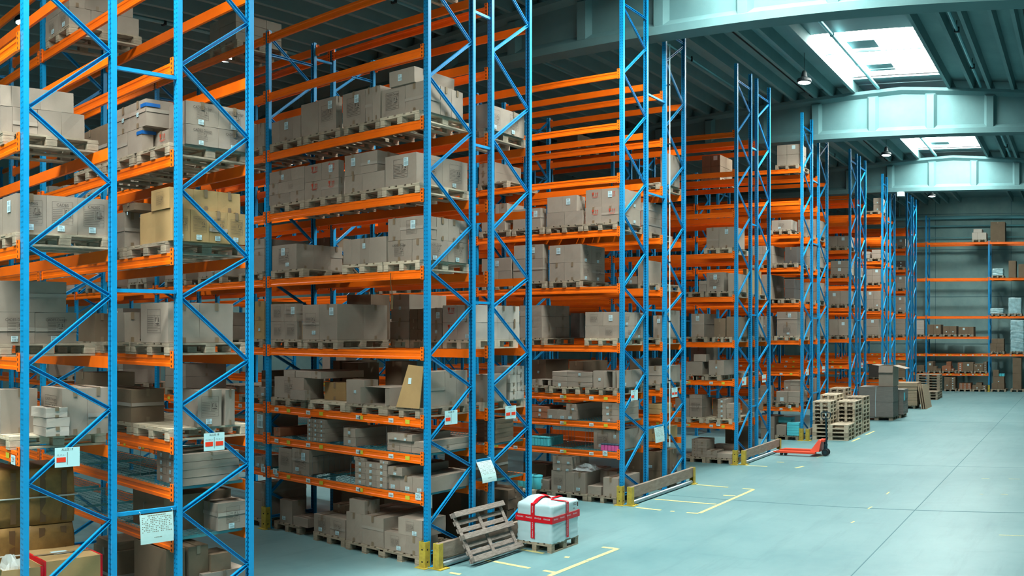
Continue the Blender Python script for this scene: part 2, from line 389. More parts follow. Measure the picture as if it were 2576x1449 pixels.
def rack(key, label, sa, sb, first, nb, lv, bay=3.7, tags=()):
    r = thing('pallet_rack', label, 'pallet rack', (0, YE, 0), group='pallet racks'); RK[key] = dict(sa=sa, sb=sb, o=r, nb=nb)
    for f in range(nb + 1):
        y = f * bay; h = HE if f == 0 else HI
        for s, x in ((1, sa), (-1, sb)):
            p = ob('upright_post', POST[(h, s)], r, (x, y, 0)); ob('foot_plate', FOOT, p)
        P, Q = (sa + .03, sb - .03) if first else (sb - .03, sa + .03)
        np_, nq = [z for z in NP if z < h - .1], [z for z in NQ if z < h - .1]
        for i, z in enumerate(np_):
            brace((P, z, y), (Q, nq[i], y), r) if i < len(nq) else 0
            if i + 1 < len(nq): brace((P, z, y), (Q, nq[i + 1], y), r)
        brace((P, h - .42, y), (Q, h - .42, y), r); brace((P, .2, y), (Q, .2, y), r)
    for b in range(nb):
        for li in lv:
            z = LV[li - 1]
            for x, s in ((sa - .025, 1), (sb + .025, -1)):
                bm = ob('beam', BEAM, r, (x, b * bay + .045, z))
                if s < 0: bm.rotation_euler[2] = pi; bm.location[1] += 3.61
                if b < 3:
                    for yy in (.0, 3.61):
                        c = ob('beam_connector', CONN, bm, (-.026, yy + (.012 if yy == 0 else -.012), 0))
                        if yy > 0: c.scale = (1, -1, 1)
            if li in tags and b < 3:
                for k, (q, t) in enumerate(((.35, TAGY), (.62, TAGW), (1.2, TAGY), (1.4, TAGW), (2.2, TAGY), (2.45, TAGW), (3.1, TAGY), (3.35, TAGW))):
                    ob('shelf_tag', t, bm if False else r, (sa - .05, b * bay + q + .07 * ((li * 3 + b + k) % 3), z - .065))
    return r
ALL = [1, 2, 3, 4, 5, 6, 7, 8, 9]; NO2 = [1, 3, 4, 5, 6, 7, 8, 9]
rack('A1', 'blue and orange pallet rack above the strapped brown bales, nearest of all', 3.938, 5.004, True, 1, [3, 4, 5, 6, 7, 8, 9], tags=(3,))
rack('A2', 'blue and orange pallet rack with the empty pale pallet, behind the strapped bales', 5.878, 6.93, False, 2, ALL)
rack('B1', 'blue and orange pallet rack behind the leaning grey pallet, facing the near aisle', 10.236, 11.309, True, 5, ALL, tags=(1, 2, 3))
rack('B2', 'blue and orange pallet rack right behind the white wrapped red taped load', 11.795, 12.863, False, 5, ALL)
rack('C1', 'blue and orange pallet rack behind the plank barrier, with pink and turquoise packs on mesh', 16.156, 17.198, True, 4, ALL, tags=(1, 2, 3))
rack('C2', 'blue and orange pallet rack with a white vertical pipe beside its front post', 18.09, 19.08, False, 4, ALL)
rack('D1', 'blue and orange pallet rack beside the barrier nearest the red pallet jack', 22.33, 23.37, True, 4, NO2, tags=(1, 3))
rack('D2', 'blue and orange pallet rack just behind the forks of the red pallet jack', 23.85, 24.86, False, 4, NO2)
rack('E1', 'blue and orange pallet rack with turquoise packs on its floor pallet', 28.01, 29.06, True, 4, NO2, tags=(1, 3))
rack('E2', 'blue and orange pallet rack right behind the tall pale pallet stacks', 29.86, 30.9, False, 4, NO2)
rack('F1', 'blue and orange pallet rack between the pale pallet stacks and the grey board bundle', 34.08, 35.07, True, 4, NO2, tags=(3,))
rack('F2', 'blue and orange pallet rack right behind the large strapped bundle of flat cartons', 35.59, 36.53, False, 4, NO2)
rack('G1', 'blue and orange pallet rack seen above the open carton on the bundle', 39.77, 40.68, True, 4, NO2, tags=(3,))
rack('G2', 'blue and orange pallet rack between the open carton and the last aisle', 41.43, 42.4, False, 3, NO2)
rack('H1', 'blue and orange pallet rack facing the last aisle before the far wall', 45.4, 46.35, True, 3, NO2, tags=(3,))
rack('H2', 'blue and orange pallet rack whose end stands beside the far grey pallet stack', 46.95, 47.9, False, 3, NO2)
for key, nxt in (('A1', 'A2'), ('B1', 'B2'), ('C1', 'C2'), ('D1', 'D2'), ('E1', 'E2'), ('F1', 'F2'), ('G1', 'G2'), ('H1', 'H2')):
    a, b = RK[key]['sb'] + .034, RK[nxt]['sa'] - .034
    mb = MB(); mb.box(0, b - a, -.02, .02, -.02, .02); me = mb.mesh('row_spacer', M['blue'])
    for f in range(min(3, RK[key]['nb'] + 1)):
        for z in (1.43, 3.93, 6.41, 8.5): ob('row_spacer', me, RK[key]['o'], (a, f * 3.7, z))
# rack along the far wall
r = thing('pallet_rack', 'blue and orange pallet rack standing along the far concrete wall', 'pallet rack', (53.1, 0, 0), group='pallet racks'); RK['W'] = dict(o=r)
for y in (16.64, 12.94, 9.24, 5.54, 1.84):
    h = 10.3 if y == 9.24 else 8.79
    for x in (0, 1.05): 
        p = ob('upright_post', POST[(HI, 1 if x == 0 else -1)], r, (x, y, 0)); ob('foot_plate', FOOT, p)
        if h > 9: p.scale[2] = h / HI
    for i in range(6):
        brace((.03, NP[i], y), (1.02, NQ[i], y), r); brace((.03, NP[i], y), (1.02, NQ[i + 1], y), r)
for y in (12.98, 9.28, 5.58, 1.88):
    for li in ([1, 3, 4, 5, 7, 9] if y > 5 and y < 6 else [3, 5, 7, 9] if y < 2 else [1, 3, 4, 5, 7, 9]):
        for x in (-.025, 1.075):
            bm = ob('beam', BEAM, r, (x, y, LV[li - 1]))
            if x < 0: [ob('beam_connector', CONN, bm, (-.026, q, 0)) for q in (.012, 3.6)]
        if li in (1, 3):
            for k, q in enumerate((.2, .35, .7, .9, 1.3, 1.6, 2.2, 2.4, 2.9, 3.2)): ob('shelf_tag', (TAGY, TAGW)[k % 2], r, (-.05, y + q, LV[li - 1] - .065))
# ---------------------------------------------------------------- pallets and cartons
ORD = ['', 'first', 'second', 'third', 'fourth', 'fifth', 'sixth', 'seventh', 'eighth', 'ninth', 'tenth', 'eleventh', 'twelfth', 'thirteenth', 'fourteenth', 'fifteenth', 'sixteenth', 'seventeenth', 'eighteenth', 'nineteenth', 'twentieth']
RNAME = {k: ORD[i + 1] + ' rack' for i, k in enumerate(['A1', 'A2', 'B1', 'B2', 'C1', 'C2', 'D1', 'D2', 'E1', 'E2', 'F1', 'F2', 'G1', 'G2', 'H1', 'H2'])}
RNAME['W'] = 'far wall rack'
RK['W'].update(sa=53.1, sb=54.15)
SEEN = {}
def uniq(lab):
    if lab in SEEN: SEEN[lab] += 1; print('DUP', lab)
    SEEN[lab] = 1; return lab
def shelf(rk, lev):
    if lev == 0: return 'floor'
    l = lev - 1 if (rk[0] in 'DEFGHW' and lev > 1) else lev
    if rk == 'A1': l = lev - 2
    return ORD[l] + ' shelf'
# pallet meshes, front (short side) looking to -X; origin at the middle of the front edge
def deck_mb(mb, seed):
    r = random.Random(seed)
    for k, (y, w) in enumerate(((-.3275, .145), (-.165, .1), (0, .145), (.165, .1), (.3275, .145))):
        e = r.uniform(-.008, .008); mb.box(0 + e, 1.2 + e, y - w / 2, y + w / 2, .122, .144)
    for x in (.0725, .6, 1.1275): mb.box(x - .0725, x + .0725, -.4, .4, .1, .1215)
    return mb
def run_mb(mb, y): w = .05; return mb.box(0.003, 1.197, y - w, y + w, 0, .0215)
BLK = MB().bev(-.0725, .0725, -.05, .05, .022, .0995, .006).mesh('block', M['wood'])
BLKL = MB().bev(-.0725, .0725, -.05, .05, .022, .0995, .006).mesh('block', M['wood_light'])
DECK = [deck_mb(MB(), i).mesh('top_deck', M['wood']) for i in range(4)]
DECKL = [deck_mb(MB(), i).mesh('top_deck', M['wood_light']) for i in range(2)]
RUN = {y: run_mb(MB(), y).mesh('runner', M['wood']) for y in (-.35, 0, .35)}
RUNL = {y: run_mb(MB(), y).mesh('runner', M['wood_light']) for y in (-.35, 0, .35)}
def whole(mt, seed):
    mb = deck_mb(MB(), seed)
    for y in (-.35, 0, .35):
        run_mb(mb, y)
        for x in (.0725, .6, 1.1275): mb.box(x - .0725, x + .0725, y - .05, y + .05, .022, .0995)
    return mb.mesh('pallet', mt)
WHOLE = [whole(M['wood'], 1), whole(M['wood'], 2), whole(M['wood_light'], 3)]
NPAL = [0]
def pallet(label, x, y, z, w=.8, rz=0, detail=True, light=False, group='wooden pallets'):
    NPAL[0] += 1
    if not detail:
        t = thing('pallet', label, 'pallet', (x, y, z), rz, group, WHOLE[2 if light else NPAL[0] % 2])
    else:
        t = thing('pallet', label, 'pallet', (x, y, z), rz, group)
        ob('top_deck', (DECKL if light else DECK)[NPAL[0] % (2 if light else 4)], t)
        for yy in (-.35, 0, .35):
            ob('runner', (RUNL if light else RUN)[yy], t)
            for xx in (.0725, .6, 1.1275): ob('block', BLKL if light else BLK, t, (xx, yy, 0))
    t.scale[1] = w / .8
    return t
CURP = {}
def P(rk, lev, x0, x1, light=False, dx=0, empty=False, none=False):
    """pallet on a rack level between two picture columns (front edge)"""
    XF = RK[rk]['sa'] - .07 + dx; z = 0 if lev == 0 else LV[lev - 1] + .002
    ya, yb = XF * tan(ang(px(x0))), XF * tan(ang(px(x1)))      # ya > yb
    if (lev > 0 and rk != 'W') or lev == 0 and rk != 'W' and XF < RK[rk]['sa'] + .1 and ya > YE:
        lim = YE + .092
        if yb < lim: yb = lim
        if ya - yb < .5: ya = yb + .8
        b = int((yb - YE + .3) / 3.7); lo_ = YE + 3.7 * b + .092; yb = max(yb, lo_); hi = YE + 3.7 * (b + 1) - .092
        if ya > hi: ya = hi
        if ya - yb < .5: ya, yb = hi, hi - .8
    if rk == 'W':
        fy = 5.54 + 3.7 * round(((ya + yb) / 2 - 5.54) / 3.7); m_ = (ya + yb) / 2
        if yb < fy + .1 < ya + .1 and m_ > fy and yb < fy + .1: d = fy + .1 - yb; yb += d; ya += d
        elif ya > fy - .1 and m_ < fy: d = ya - fy + .1; yb -= d; ya -= d
    n = 1 if rk == 'W' else max(1, int((yb - YE) / .9 + .45) + 1)
    CURP.clear(); CURP.update(rk=rk, lev=lev, XF=XF, ya=ya, yb=yb, z=z, tops=[z + (0 if none else .146)], n=n, tier=0)
    pal = 'end' if n == 1 else ORD[min(n, 20)]
    if rk == 'W': pal = ORD[int((13 - yb) / .95) + 1]
    CURP['pal'] = pal
    if none: return
    where = ('floor' if lev == 0 else shelf(rk, lev))
    lab = uniq('%s wooden pallet, %s place along the %s, %s%s' % ('pale' if light else 'weathered', pal, where, RNAME[rk], ', carrying nothing' if empty else ''))
    pallet(lab, XF, (ya + yb) / 2, z, min(ya - yb, .9), detail=rk in ('A1', 'A2', 'B1', 'C1') and (ya < 16), light=light)
# cartons
STY = {'g': ('card', 'grey-brown'), 'd': ('card_brown', 'brown'), 'y': ('card_yellow', 'yellow-brown'), 'w': ('card_white', 'pale'), 'r': ('card_red', 'reddish'), 'k': ('card_dark', 'dark grey')}
def sticker_me(w, h, code=True):
    mb = MB(); mb.box(-.001, 0, -w / 2, w / 2, -h / 2, h / 2); mb.mi = 1
    if code:
        r = random.Random(3); y = -w * .36
        while y < w * .36:
            b = r.choice((.004, .007, .01)) * w / .1; mb.quad((-.0016, y, -h * .4), (-.0016, y + b, -h * .4), (-.0016, y + b, h * .02), (-.0016, y, h * .02)); y += b + r.choice((.005, .008)) * w / .1
        for z in (.14, .26, .36): mb.quad((-.0016, -w * .38, h * z), (-.0016, w * (.3 - z * .4), h * z), (-.0016, w * (.3 - z * .4), h * (z + .05)), (-.0016, -w * .38, h * (z + .05)))
    return mb.mesh('shipping_label', [M['paper'], M['greyink']])
STK = {'b': sticker_me(.085, .062), 's': sticker_me(.05, .05), 't': sticker_me(.095, .125), 'p': sticker_me(.2, .28)}
def print_me():
    mb = MB(); t = .0035; w, h = .3, .3
    def r(y0, y1, z0, z1): mb.quad((0, y0, z0), (0, y1, z0), (0, y1, z1), (0, y0, z1))
    r(-.15, .15, .14, .14 + t); r(-.15, .15, -.15, -.15 + t); r(-.15, -.15 + t, -.15, .14); r(.15 - t, .15, -.15, .14)
    r(-.15, .15, .06, .06 + t); r(.02, .02 + t, -.06, .06); r(.02, .15, -.06, -.06 + t); r(-.15, .15, -.1, -.1 + t); r(.085, .085 + t, -.06, .06)
    for z in (.035, .012, -.012, -.035, -.055, -.08, -.125): r(-.14, .0 if z > -.07 else .09, z, z + .005)
    r(.04, .05, -.01, .04); r(.05, .065, .03, .04); r(.1, .11, -.01, .04); r(.1, .125, -.01, 0); r(.04, .12, -.04, -.03)
    return mb.mesh('printed_marking', M['ink'])
PRN = print_me()
def frag_me():
    mb = MB()
    def poly(p): mb.add([(0, y, z) for y, z in p], [tuple(range(len(p)))])
    # a glass, two arrows and a rule below them
    poly([(-.085, .05), (-.03, .05), (-.033, .01), (-.052, -.012), (-.052, -.03), (-.035, -.04), (-.08, -.04), (-.063, -.03), (-.063, -.012), (-.082, .01)])
    for a in (.025, .07):
        poly([(a - .006, -.035), (a + .006, -.035), (a + .006, .02), (a - .006, .02)]); poly([(a - .018, .02), (a + .018, .02), (a, .05)])
    poly([(-.09, -.06), (.09, -.06), (.09, -.053), (-.09, -.053)]); poly([(-.06, -.078), (.06, -.078), (.06, -.07), (-.06, -.07)])
    return mb.mesh('fragile_mark', M['red'])
FRG = frag_me()
_tx = {}
def text_me(s, size, mt, ext=0):
    k = (s, size, mt)
    if k not in _tx:
        c = bpy.data.curves.new('lettering', 'FONT'); c.body = s; c.size = size; c.align_x = 'CENTER'; c.align_y = 'CENTER'; c.extrude = ext; c.resolution_u = 2
        o = bpy.data.objects.new('lettering_tmp', c); COL.objects.link(o); dg = bpy.context.evaluated_depsgraph_get()
        me = bpy.data.meshes.new_from_object(o.evaluated_get(dg)); COL.objects.unlink(o); bpy.data.objects.remove(o)
        me.materials.clear(); me.materials.append(M[mt]); _tx[k] = me
    return _tx[k]
NBOX = [0]
FACE = {'f': (0, -1), 's': (1, 0)}
def put(box, me, face, u, v, name, sc=1.0, drop=.0075):
    """stick a flat mesh on the front (-X) or corridor side (-Y) of a carton: u across (0 = far, 1 = near/deep), v up"""
    X0, X1, Y0, Y1, Z0, Z1 = box['dim']
    if face == 'f': o = ob(name, me, box['o'], (X0 - drop, Y1 + (Y0 - Y1) * u, Z0 + (Z1 - Z0) * v)); o.scale = (sc, -sc, sc); o.rotation_euler[2] = 0
    else: o = ob(name, me, box['o'], (X0 + (X1 - X0) * u, Y0 - drop, Z0 + (Z1 - Z0) * v)); o.rotation_euler[2] = pi / 2; o.scale = (sc, -sc, sc)
    return o
def puttext(box, s, face, u, v, size, mt='ink'):
    X0, X1, Y0, Y1, Z0, Z1 = box['dim']; me = text_me(s, size, mt)
    if face == 'f': o = ob('printed_marking', me, box['o'], (X0 - .0078, Y1 + (Y0 - Y1) * u, Z0 + (Z1 - Z0) * v)); o.rotation_euler = (pi / 2, 0, -pi / 2)
    else: o = ob('printed_marking', me, box['o'], (X0 + (X1 - X0) * u, Y0 - .0078, Z0 + (Z1 - Z0) * v)); o.rotation_euler = (pi / 2, 0, 0)
    return o
def box_me(dx, dy, dz, st, rnd):
    mb = MB(); j = lambda a: rnd.uniform(-a, a)
    a, b, c = dx / 2, dy / 2, dz; bul = min(.012, .02 * min(dy, dz))
    # slightly soft cuboid: a 3 x 3 x 3 shell with bulging middles
    P_ = {}
    n = 2
    def vid(i, k, l):
        if (i, k, l) not in P_:
            mx = (i == 1) + (k == 1) + (l == 1)
            x = (-a, 0, a)[i]; y = (-b, 0, b)[k]; z = (0, c / 2, c)[l]
            if mx == 2: x += (0 if i == 1 else (1 if i == 2 else -1)) * bul * rnd.uniform(-.6, .5); y += (0 if k == 1 else (1 if k == 2 else -1)) * bul * rnd.uniform(-.6, .5); z += (0 if l != 2 else bul * rnd.uniform(-.8, .1))
            else: x += j(.003); y += j(.003); z += j(.002) * (l == 2)
            P_[(i, k, l)] = len(mb.v); mb.v.append((x, y, z))
        return P_[(i, k, l)]
    def face(g, flip):
        for u in range(2):
            for v in range(2):
                q = [g(u, v), g(u + 1, v), g(u + 1, v + 1), g(u, v + 1)]
                if flip: q.reverse()
                mb.f.append(tuple(vid(*t) for t in q)); mb.m.append(0)
    face(lambda u, v: (u, v, 0), True); face(lambda u, v: (u, v, 2), False)
    face(lambda u, v: (u, 0, v), False); face(lambda u, v: (u, 2, v), True)
    face(lambda u, v: (0, u, v), True); face(lambda u, v: (2, u, v), False)
    mb.mi = 1; t = .024 if min(dx, dy) > .2 else .014; e = .007
    along_y = dy > dx if rnd.random() < .75 else dy <= dx     # tape along the longer side
    if rnd.random() < .85:
        dn = min(.09, dz * .35)
        if along_y:
            mb.quad((-t, -b - e, c + e), (t, -b - e, c + e), (t, b + e, c + e), (-t, b + e, c + e))
            mb.quad((-t, -b - e, c - dn), (t, -b - e, c - dn), (t, -b - e, c + e), (-t, -b - e, c + e)); mb.quad((-t, -b - e, 0), (t, -b - e, 0), (t, -b - e, dn * .7), (-t, -b - e, dn * .7))
        else:
            mb.quad((-a - e, -t, c + e), (a + e, -t, c + e), (a + e, t, c + e), (-a - e, t, c + e))
            mb.quad((-a - e, t, c - dn), (-a - e, -t, c - dn), (-a - e, -t, c + e), (-a - e, t, c + e)); mb.quad((-a - e, t, 0), (-a - e, -t, 0), (-a - e, -t, dn * .7), (-a - e, t, dn * .7))
    if rnd.random() < .22 and dz > .28:                       # band of clear tape round the middle
        z = c * rnd.uniform(.4, .6)
        mb.mi = 2; mb.quad((-a - e, b, z - .022), (-a - e, -b, z - .022), (-a - e, -b, z + .022), (-a - e, b, z + .022)); mb.quad((-a, -b - e, z - .022), (a, -b - e, z - .022), (a, -b - e, z + .022), (-a, -b - e, z + .022))
    return mb.mesh('carton', [M[STY[st][0]], M['tape'], M['clear_tape']])
SPEC = []
BULK = {}                                             # boxes past the individual ones
GROUP_OF = {}
def carton(X0, X1, Y0, Y1, Z0, Z1, st, label, group, seed, mk='', rot=None, kind='carton'):
    NBOX[0] += 1; rnd = random.Random(seed)
    g = .004; dx, dy, dz = max(.04, X1 - X0 - g), max(.04, Y1 - Y0 - g), max(.03, Z1 - Z0 - .002)
    t = thing(kind, label, 'box', ((X0 + X1) / 2, (Y0 + Y1) / 2, Z0), rnd.uniform(-.006, .006) if rot is None else rot, group, box_me(dx, dy, dz, st, rnd))
    b = dict(o=t, dim=(-dx / 2, dx / 2, -dy / 2, dy / 2, 0, dz), st=st)
    s = lambda q: min(q, .62 * dy / .3, .62 * dz / .3)
    for m_ in mk:
        if m_ == 't': put(b, STK['t'], 'f', rnd.uniform(.4, .75), 1 - .12 / dz, 'shipping_label', min(1, dz / .3, dy / .3))
        elif m_ == 'b': put(b, STK['b'], 'f', rnd.uniform(.3, .7), .2, 'shipping_label', min(1, dz / .2))
        elif m_ == 'c': put(b, STK['b'], 's', .45, .2, 'shipping_label', min(1, dz / .2))
        elif m_ == 's': put(b, STK['s'], 'f', .5, .5, 'shipping_label', min(1, dz / .1, dy / .1))
        elif m_ == 'p': put(b, STK['p'], 'f', .6, .6, 'shipping_label', min(1, dz / .45))
        elif m_ == 'i': put(b, PRN, 'f', .5, .55, 'printed_marking', s(1.0))
        elif m_ == 'j': put(b, PRN, 's', .5, .55, 'printed_marking', min(1.25, .7 * dx / .3, .62 * dz / .3)); put(b, STK['b'], 's', .45, .14, 'shipping_label', min(1, dz / .3, dx / .3))
        elif m_ == 'f': put(b, FRG, 'f', .6, .72, 'fragile_mark', min(.85, dy / .36, dz / .32))
        elif m_ == 'C': puttext(b, 'CADES', 's', .5, .55 + .1 * min(1.25, .7 * dx / .3, .62 * dz / .3) / dz, min(.06, dz * .12))
        elif m_ == 'D': puttext(b, 'CADES Design', 's', .5, .55 + .1 * min(1.25, .7 * dx / .3, .62 * dz / .3) / dz, min(.045, dx * .11))
        elif m_ == 'E': puttext(b, 'CADES Design', 'f', .5, .55 + .1 * s(1.0) / dz, min(.045, dy * .11))
        elif m_ == 'B':
            mb = MB(); z = dz * .72; q = .008; mb.quad((-dx / 2 - q, -dy / 2 + .12, z), (-dx / 2 - q, -dy / 2 - q, z), (-dx / 2 - q, -dy / 2 - q, z + .042), (-dx / 2 - q, -dy / 2 + .12, z + .042)); mb.quad((-dx / 2 - q, -dy / 2 - q, z), (-dx / 2 + .2, -dy / 2 - q, z), (-dx / 2 + .2, -dy / 2 - q, z + .042), (-dx / 2 - q, -dy / 2 - q, z + .042)); ob('printed_tape', mb.mesh('printed_tape', M['bluetape']), t)
        elif m_ == 'n': puttext(b, '130269', 's', .68, .5, min(.035, dx * .1))
    return b
MKW = {'t': 'with white sticker', 'p': 'with white paper', 'i': 'with printed panel', 'j': 'with printed panel', 'f': 'with red fragile mark', 'b': 'with barcode sticker', 'c': 'with barcode sticker', 's': 'with small white label', 'C': 'with printed panel', 'D': 'with printed panel', 'E': 'with printed panel'}
FARR = ('F1', 'F2', 'G1', 'G2', 'H1', 'H2')
def T(xs, ytop, sides=None, n=1, st='g', on=None, dx=0, dd=None, mk=None, smk='', yref=None, zt=None, gap=0, skew=0, full=False):
    """a block of cartons on the current pallet. xs: picture columns of the front edges; ytop: picture row of the top at the last of
    them; sides: picture columns on the corridor side; n tiers; mk: {column or (tier, column): marks}; smk: marks of the side column"""
    c = CURP; X = c['XF'] + .015 + dx; rk = c['rk']
    if c['lev'] > 0 and rk != 'W' and X * tan(ang(px(xs[-1]))) < YE + .058: X = min(X + .45, (YE + .0585) / tan(ang(px(xs[-1]))))
    Ys = [X * tan(ang(px(x))) for x in xs]
    if c['lev'] > 0 and rk != 'W':
        lo = YE + .058
        if Ys[-1] < lo: d = lo - Ys[-1]; Ys = [y if i < len(Ys) - 1 and y - lo > .12 else y + d for i, y in enumerate(Ys)]
    Yn = Ys[-1]
    if sides:
        Xs = [X] + [Yn / tan(ang(px(x))) for x in sides[1:]]
    else: Xs = [X, X + (dd or 1.0)]
    z0 = c['tops'][-1 if on is None else on]
    z1 = zt if zt else ZC + (HZ - py(ytop)) * hypot(X, Yn) / F
    nx_ = [LV[q - 1] for q in ((([3, 5, 7, 9] if Yn < 5.4 else [1, 3, 4, 5, 7, 9]) if rk == 'W' else NO2) if rk[0] in 'DEFGHW' else ALL) if LV[q - 1] > c['z'] + .1 and not (rk == 'A1' and q < 3)]
    if nx_: z1 = min(z1, nx_[0] - .148)
    if z1 - z0 < .04: print('LOW', rk, c['lev'], xs, ytop, z0, z1); z1 = z0 + .06
    k0 = c['tier']; c['tier'] += n
    h = (z1 - z0) / n
    ncol, nrow = len(Ys) - 1, len(Xs) - 1
    for t in range(n):
        for iy in range(ncol):
            for ix in range(nrow):
                vis = ix == 0 or iy == ncol - 1 or (t == n - 1 and z1 < 3.3) or full
                if not vis: continue
                if gap and ix == gap: continue
                zz0 = z0 + t * h; Y1, Y0 = Ys[iy], Ys[iy + 1]
                fb = (5.54 if rk == 'W' else YE); fy = fb + 3.7 * round(((Y0 + Y1) / 2 - fb) / 3.7)
                if Y0 < fy + .058 and Y1 > fy - .058 and (c['lev'] > 0 or Xs[ix] < RK[rk]['sa'] + .06):
                    if (Y0 + Y1) / 2 > fy: Y0 = fy + .058
                    else: Y1 = fy - .058
                    if Y1 - Y0 < .06: continue
                m = ''
                if mk: m = mk.get((t, iy), mk.get(iy, '')) if ix == 0 else ''
                if iy == ncol - 1 and nrow > 1 and ix > 0: m += smk
                elif iy == ncol - 1 and nrow > 1 and smk and ix == 0: m += smk
                seed = hash((rk, c['lev'], round(Y0, 3), round(zz0, 3), ix)) & 0xffff
                seed = int(Y0 * 7919 + zz0 * 104729 + ix * 131 + X * 31) & 0xffff
                vol = (Y1 - Y0) * h * (Xs[ix + 1] - Xs[ix])
                sz = 'large' if vol > .16 else 'small' if vol < .02 else ''
                mark = next((MKW[q] for q in m if q in MKW), '')
                pos = []
                if n > 1 or k0 > 0: pos.append('%s tier' % (['bottom'] + ORD[2:])[k0 + t])
                if ncol > 1: pos.append(ORD[ncol - iy] + ' in')
                if nrow > 1: pos.append('%s row' % (['front'] + ORD[2:])[ix])
                tail = (', ' + ', '.join(pos) if pos else '') + ', %s %s, %s, %s' % (c['pal'], 'place' if c.get('deck') else 'pallet', shelf(rk, c['lev']), RNAME[rk])
                dims = sorted((Xs[ix + 1] - Xs[ix], Y1 - Y0, h))
                kind = 'long_carton' if dims[2] > 3.2 * dims[1] and h < .3 else 'small_carton' if vol < .02 else 'carton'
                for a_, b_ in ((sz, mark), (sz, ''), ('', '')):
                    lab = ' '.join(q for q in (a_, STY[st][1], 'carton', b_) if q) + tail
                    if len(lab.replace('-', '').split()) <= 16: break
                if lab in SEEN and dx: lab = lab.replace('carton', 'set-back carton' if dx > .2 else 'forward carton', 1)
                dist = hypot(Xs[ix], Y0); area = ((Y1 - Y0) * h * Xs[ix] / dist + ((Xs[ix + 1] - Xs[ix]) * h * Y0 / dist if iy == ncol - 1 else 0)) / dist ** 2
                SPEC.append((area * (.3 if ix and iy != ncol - 1 else 1) * (.35 if Y0 > 13 else 1), kind, (Xs[ix], Xs[ix + 1], Y0, Y1, zz0 + .001, zz0 + h, st, uniq(lab), 'cartons on the %s' % RNAME[rk], seed, m)))
    c['tops'].append(z1)
    return Xs, Ys, z0, z1
def MESHDECK(rk, lev, b):                               # a wire mesh deck lying on the beams of one bay
    sa, sb = RK[rk]['sa'], RK[rk]['sb']; ya = YE + 3.7 * b + .1; yb = ya + 3.5; x0, x1 = -.045, sb - sa + .045
    if 'wm%.2f' % (x1 - x0) not in CURP_M:
        mb = MB(); y = 0
        while y < 3.501: mb.box(x0, x1, y - .0025, y + .0025, .004, .009); y += .07
        for k in range(12): x = x0 + (x1 - x0) * k / 11; mb.box(x - .003, x + .003, 0, 3.5, 0, .0055)
        for y in (.01, 1.17, 2.33, 3.49): mb.box(x0 + .08, x1 - .08, y - .012, y + .012, -.03, .0)
        CURP_M['wm%.2f' % (x1 - x0)] = mb.mesh('wire_mesh_deck', M['mesh'])
    thing('wire_mesh_deck', uniq('turquoise wire mesh deck, %s bay of the %s, %s' % (ORD[b + 1], shelf(rk, lev), RNAME[rk])), 'wire shelf', (sa, ya, LV[lev - 1] + .001 + .0), 0, 'wire mesh decks', CURP_M['wm%.2f' % (x1 - x0)])
CURP_M = {}
def MD(rk, lev):                                        # items standing straight on a mesh deck
    P(rk, lev, *CURX, none=True)
def D(rk, lev, x0, x1):                                 # a place on a mesh deck (no pallet)
    P(rk, lev, x0, x1, none=True); CURP['tops'] = [CURP['z'] + .010 if lev else 0.0]; CURP['deck'] = 1
